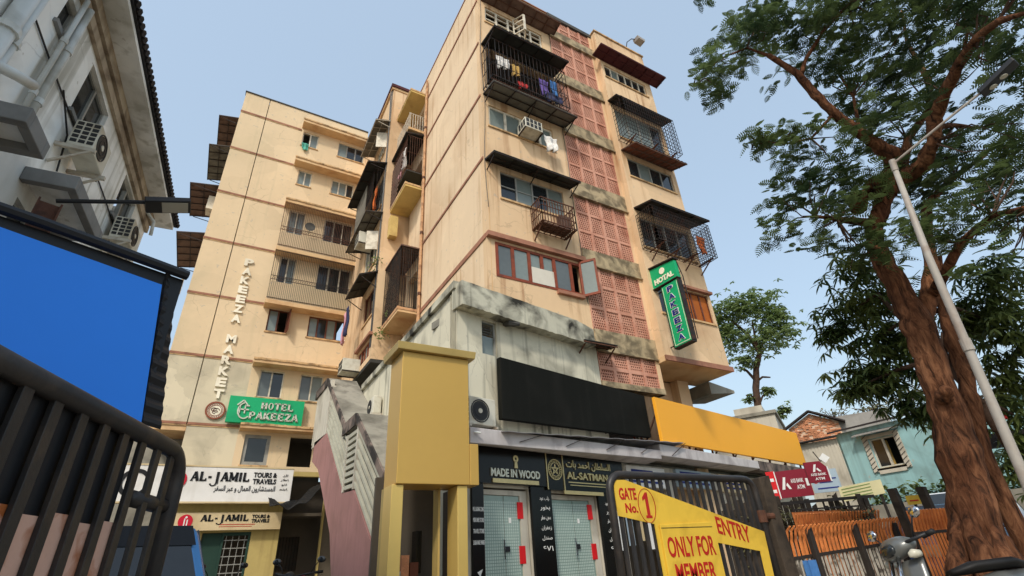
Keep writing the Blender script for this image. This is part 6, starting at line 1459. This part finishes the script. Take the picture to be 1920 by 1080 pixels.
# ================================================================ lamp pole by the tree
lp = empty('lamp_post', (6.24, 1.86, 0), 'leaning steel lamp post with a long arm and black head in front of the tree', 'lamp post')
obj('pole', MB().tube([(6.22, 1.9, 0), (6.24, 1.84, 1.05), (6.28, 1.66, 3.68), (6.31, 1.54, 4.87)], [.046, .045, .036, .028], 12), 'lamp_steel', lp, smooth=True)
obj('sleeve', MB().tube([(6.262, 1.732, 2.6), (6.264, 1.725, 2.72)], .048, 12), 'lamp_steel', lp)
obj('sleeve', MB().tube([(6.308, 1.548, 4.8), (6.312, 1.53, 4.95)], .034, 12), 'lamp_steel', lp)
obj('arm', MB().tube([(6.31, 1.54, 4.9), (6.39, 1.0, 5.07), (6.48, 0.54, 5.22)], .014, 8), 'lamp_steel', lp)
hd = obj('lamp_head', MB().hexa([(6.4, .6, 5.16), (6.55, .6, 5.16), (6.57, .24, 5.3), (6.42, .24, 5.3), (6.42, .6, 5.23), (6.53, .6, 5.23), (6.54, .25, 5.37), (6.44, .25, 5.37)]), 'lamp_black', lp, bevel=.012)
for t in (.3, .6): obj('lens', MB().tube([(6.48, .6-.36*t, 5.15+.14*t), (6.48, .6-.36*t, 5.14+.14*t)], .035, 10), 'lamp_lens', hd)

# ================================================================ low houses beyond the fence
TH = F(19.2, 0, -90)
th_ = empty('turquoise_house', (21, 7, 0), 'low turquoise house with one meshed window', 'house')
mb = MB(); wall(mb, TH, -9.95, -1.0, 0, 4.48, [(-9.02, -8.22, 3.15, 4.08)]); obj('wall', mb, 'teal_wall', th_)
obj('wall', MB().box(F(0, 9.95, 180), -24, -19.46, .0, .2, 0, 4.48), 'teal_wall', th_)
obj('roof', MB().hexa([TH.p(-10.15, .25, 4.5), TH.p(-.9, .25, 4.5), TH.p(-.9, -4.5, 5.4), TH.p(-10.15, -4.5, 5.4), TH.p(-10.15, .25, 4.56), TH.p(-.9, .25, 4.56), TH.p(-.9, -4.5, 5.46), TH.p(-10.15, -4.5, 5.46)]), 'roof_tile', th_)
obj('inner_backing', MB().box(TH, -9.7, -1.0, -1.4, -1.2, 0, 4.4), 'interior', th_)
w = window(th_, TH, -9.02, -8.22, 3.15, 4.08, 2, fm='plaster_pale', pm='glass_dark', fw=.05, opened=(1,))
obj('curtain', MB().box(TH, -8.7, -8.6, -.3, -.28, 3.2, 4.0), 'cloth_mustard', w)
mb = MB().box(TH, -9.2, -9.03, .002, .05, 3.05, 4.2).box(TH, -8.21, -8.05, .002, .05, 3.05, 4.2).box(TH, -9.03, -8.21, .002, .05, 2.97, 3.14).box(TH, -9.03, -8.21, .002, .05, 4.09, 4.2)
obj('window_surround', mb, 'plaster_pale', w)
for (a, b, z0, z1) in ((-9.2, -9.03, 3.0, 4.2), (-8.21, -8.05, 3.0, 4.2)):
    mb = MB()
    for k in range(9): mb.bar(TH.p(a, .06, z0+.14*k), TH.p(b, .06, z0+.14*k+.1), .014)
    obj('surround_mesh', mb, 'concrete_dark', w)
obj('hood', MB().hexa([TH.p(-9.35, .35, 4.2), TH.p(-7.95, .35, 4.2), TH.p(-7.95, 0.01, 4.3), TH.p(-9.35, 0.01, 4.3), TH.p(-9.35, .35, 4.23), TH.p(-7.95, .35, 4.23), TH.p(-7.95, .01, 4.33), TH.p(-9.35, .01, 4.33)]), 'roof_sheet', w)
mb = MB(); rr = random.Random(4)
for k in range(900):
    p = TH.p(-9.4+rr.random()*6, .3+rr.random()*.3, 2.25+rr.gauss(0, .18)); t = rr.uniform(0, 6.3); lance(mb, p, Vector((math.cos(t), math.sin(t), rr.uniform(-.5, .6))), .22, .045, rr)
hg = obj('hedge', mb, 'leaf_dark', None, 'straggly dark creeper along the foot of the turquoise wall', 'hedge', kind='stuff', recalc=False)
hw = obj('low_wall', MB().box(TH, -9.6, -2.8, .25, .7, 0, 2.05), 'concrete', None, 'low concrete wall under the creeper by the turquoise house', 'wall')

GB = F(22.37, 13.3, -61)
bh = empty('brick_house', GB.p(.8, -2, 0), 'small house with a rough brick gable over a pale corrugated wall', 'house')
mb = MB()
for k in range(14):
    u = -.1+1.75*k/14; mb.box(GB, u, u+.08, .0, .03, 2.0, 5.0)
obj('corrugated_wall', mb.box(GB, -.1, 1.7, -.2, -.002, 0, 5.0), 'plaster_pale', bh)
mb = MB(); bm_ = MB(); rr = random.Random(2)
gz = lambda u: 5.75+.55*(1-abs(u-.75)/1.05)
mb.prism([GB.p(-.25, -.4, 5.06), GB.p(1.75, -.4, 5.06), GB.p(1.75, -.4, gz(1.75)), GB.p(.75, -.4, gz(.75)), GB.p(-.25, -.4, gz(-.25))], GB.n*-.2); obj('gable_wall', mb, 'brick_pale', bh)
r = 0; z = 5.08
while z < 6.3:
    u = -.25-(.06 if r % 2 else 0)
    while u < 1.7:
        w_ = rr.uniform(.09, .13)
        if gz(u+.05) > z+.08 and rr.random() < .8: bm_.box(GB, u, u+w_, -.4, -.4+rr.uniform(.01, .07), z, z+.055)
        u += w_+.012
    z += .07; r += 1
obj('brickwork', bm_, 'brick', bh, kind='stuff')
for s in (-1, 1):
    obj('roof_verge', MB().bar(GB.p(.75, -.3, gz(.75)+.08), GB.p(.75+s*1.25, -.3, gz(.75+s*1.25)+.06), .4, .06), 'roof_tile', bh)
obj('roof', MB().box(GB, 1.7, 3.6, -.8, -.5, 5.2, 6.0), 'roof_sheet', bh)
obj('eave', MB().bar(GB.p(-.4, .15, 5.0), GB.p(1.9, .15, 5.12), .3, .05), 'roof_tile', bh)
pb = empty('pale_house', GB.p(-2.2, -3, 0), 'pale flat roofed house whose parapet shows above the yellow billboard', 'house')
obj('wall', MB().box(GB, -3.6, -.6, -4, 0, 0, 6.5), 'plaster_pale', pb)
obj('coping', MB().box(GB, -3.7, -.5, -4.1, .1, 6.503, 6.65), 'concrete', pb)
obj('upper_room', MB().box(GB, -2.4, -1.1, -3, -1, 6.66, 7.2), 'plaster_pale', pb)
rk = empty('red_kiosk', (12.8, 3.2, 0), 'red framed kiosk with dark front half hidden by the tree trunk', 'kiosk')
KF = F(12.2, 3.6, -70)
obj('wall', MB().box(KF, .1, 2.4, -1.2, -.05, 0, 2.5), 'car_black', rk)
obj('frame', MB().box(KF, 0, .12, -.1, .03, 0, 2.0).box(KF, .12, 2.4, -.1, .03, 1.9, 2.02).bar(KF.p(.1, .0, 1.9), KF.p(.9, 0, 1.0), .09), 'bright_red', rk)
obj('roof', MB().box(KF, -.2, 2.6, -1.3, .3, 2.5, 2.58), 'roof_tile', rk)
rs = obj('small_sign', MB().box(F(11.6, 3.35, -60), 0, .18, 0, .04, 2.72, 2.95), 'bright_red', None, 'small red and white sign hung in the dark foliage', 'sign')

# ================================================================ bank signs, notices and planks at the far end of the shops
AX = F(13.2, 9.05, -57)
a1 = empty('bank_sign', AX.p(.4, 0, 2.1), 'maroon and red bank board with white letters under the yellow billboard', 'sign')
obj('panel', MB().box(AX, .22, 1.0, .0, .08, 2.18, 2.84), 'maroon_sign', a1)
obj('panel', MB().box(AX, 0, .215, .0, .08, 2.16, 2.86), 'bright_red', a1)
obj('stripe', MB().box(AX, .2, .225, .081, .086, 2.17, 2.85), 'letter_white', a1)
mb = MB().prism([AX.p(.3, .082, 2.38), AX.p(.37, .082, 2.38), AX.p(.45, .082, 2.68), AX.p(.39, .082, 2.68)], AX.n*.01).prism([AX.p(.42, .082, 2.48), AX.p(.47, .082, 2.38), AX.p(.53, .082, 2.38), AX.p(.46, .082, 2.54)], AX.n*.01); obj('logo', mb, 'letter_white', a1)
lettering('AXIS BANK', AX, .55, .85, 2.52, 2.62, .082, 'letter_white', a1, depth=.005)
lettering('ATM', AX, .66, .84, 2.36, 2.46, .082, 'letter_white', a1, depth=.005)
obj('print', MB().box(AX, .06, .16, .081, .085, 2.6, 2.68).box(AX, .06, .16, .081, .085, 2.32, 2.4).box(AX, .9, .97, .081, .085, 2.42, 2.6), 'letter_white', a1)
a2 = empty('shop_sign', AX.p(1.3, 0, 2.2), 'pale blue board beside the maroon bank board', 'sign')
obj('panel', MB().box(AX, 1.02, 1.66, .0, .06, 2.22, 2.76), 'pale_blue_sign', a2)
obj('logo', MB().disc(AX, 1.12, .061, 2.5, .06, .005, 14), 'letter_red', a2)
obj('print', MB().box(AX, 1.2, 1.6, .061, .066, 2.52, 2.55).box(AX, 1.2, 1.5, .061, .066, 2.44, 2.46).box(AX, 1.12, 1.6, .061, .066, 2.3, 2.33), 'letter_blue', a2)
AX2 = F(12.9, 7.75, -50)
a3 = empty('bank_sign', AX2.p(.3, 0, 2.3), 'maroon projecting bank sign with a white A logo', 'sign')
obj('panel', MB().prism([AX2.p(0, 0, 2.38), AX2.p(.47, 0, 2.38), AX2.p(.47, 0, 2.72), AX2.p(.36, 0, 2.86), AX2.p(0, 0, 2.86)], AX2.n*.1), 'maroon_sign', a3)
obj('side', MB().box(AX2, .472, .5, -.02, .12, 2.38, 2.72), 'letter_white', a3)
mb = MB().prism([AX2.p(.15, .101, 2.62), AX2.p(.2, .101, 2.62), AX2.p(.26, .101, 2.79), AX2.p(.21, .101, 2.79)], AX2.n*.008).prism([AX2.p(.24, .101, 2.68), AX2.p(.29, .101, 2.62), AX2.p(.34, .101, 2.62), AX2.p(.27, .101, 2.71)], AX2.n*.008); obj('logo', mb, 'letter_white', a3)
lettering('AXIS BANK', AX2, .08, .42, 2.53, 2.59, .101, 'letter_white', a3, depth=.005)
lettering('ATM', AX2, .15, .36, 2.43, 2.49, .101, 'letter_white', a3, depth=.005)
obj('hanger', MB().bar(AX2.p(.4, .05, 2.85), AX2.p(.3, .05, 3.1), .02).bar(AX2.p(.4, .05, 2.85), AX2.p(.55, .05, 2.95), .02), 'iron', a3)
obj('diamond', MB().prism([AX2.p(.5, .03, 2.8), AX2.p(.62, .03, 2.92), AX2.p(.5, .03, 3.04), AX2.p(.38, .03, 2.92)], AX2.n*.04), 'letter_white', a3)
AX3 = F(14.0, 7.7, -62)
a4 = empty('notice_board', AX3.p(.4, 0, 0), 'pale yellow notice board with green lines on posts above the orange fence', 'board')
obj('panel', MB().hexa([AX3.p(0, .0, 1.96), AX3.p(.95, .0, 2.06), AX3.p(.95, -.04, 2.06), AX3.p(0, -.04, 1.96), AX3.p(0, 0, 2.3), AX3.p(.95, 0, 2.38), AX3.p(.95, -.04, 2.38), AX3.p(0, -.04, 2.3)]), 'notice', a4)
for k in range(4): obj('print', MB().bar(AX3.p(.06, .004, 2.24-.07*k), AX3.p(.7, .004, 2.31-.07*k), .006, .02), 'notice_green', a4)
for u in (.1, .85): obj('post', MB().bar(AX3.p(u, -.06, 0), AX3.p(u, -.06, 2.3), .05), 'fence_dark', a4)
ys = empty('small_sign', (13.6, 5.4, 0), 'small yellow sign with a red line near the parked cars', 'sign')
YF = F(12.6, 5.65, -65)
obj('panel', MB().box(YF, 0, .24, 0, .03, 1.65, 1.82), 'gate_yellow', ys); obj('stripe', MB().box(YF, .05, .2, .031, .036, 1.71, 1.735), 'letter_red', ys); obj('post', MB().bar(YF.p(.12, -.03, 0), YF.p(.12, -.03, 1.8), .04), 'iron', ys)
PF = F(10.6, 7.9, -38)
pf = empty('plank_fence', PF.p(1, 0, 0), 'dark rough plank fence under the bank signs', 'fence')
rr = random.Random(3)
for k in range(26):
    u = -.6+.12*k; h = 1.95+rr.uniform(-.2, .15)-.1*k/26
    obj('plank', MB().hexa([PF.p(u, 0, .1), PF.p(u+.105, 0, .1), PF.p(u+.105, -.03, .1), PF.p(u, -.03, .1), PF.p(u+.02*rr.uniform(-1, 1), rr.uniform(0, .04), h), PF.p(u+.1, 0, h+rr.uniform(-.06, .06)), PF.p(u+.1, -.03, h), PF.p(u, -.03, h)]), 'post_wood', pf)
mb = MB()
for k in range(520):
    p = PF.p(-.6+3.1*rr.random(), .06+.1*rr.random(), 1.35+rr.gauss(0, .22)); t = rr.uniform(0, 6.3); lance(mb, p, Vector((math.cos(t), math.sin(t), rr.uniform(-.6, .5))), .16, .03, rr)
obj('creeper', mb, 'leaf_dry', pf, recalc=False, kind='stuff')
# potted plants on the tower balcony
for i, (fr, u, v, z, lab) in enumerate(((SW, -17.9, .7, 9.86, 'leafy pot plant on the lower caged balcony of the stair tower'), (SW, -18.3, .98, 9.2, 'wild fig sprouting from the stair tower corner'), (SB, -18.7, .1, 12.7, 'small weed sprouting above a dark awning'))):
    r_ = random.Random(40+i); c = fr.p(u, v, z); pp = empty('plant', c, lab, 'plant')
    mb = MB(); mb.tube([c, c+Vector((0, 0, .3))], [.012, .006], 5)
    if i == 0: obj('pot', MB().tube([c+Vector((0, 0, -.02)), c+Vector((0, 0, .2))], [.09, .12], 12), 'pot_soil', pp)
    obj('stem', mb, 'bark_dark', pp)
    mb = MB()
    for _ in range(60): p = c+Vector((r_.gauss(0, .13), r_.gauss(0, .13), .25+r_.gauss(0, .14))); lance(mb, p, Vector((r_.uniform(-1, 1), r_.uniform(-1, 1), r_.uniform(-.4, .6))), .12, .03, r_)
    obj('leaves', mb, 'leaf_far', pp, recalc=False)
bpy.context.view_layer.update()
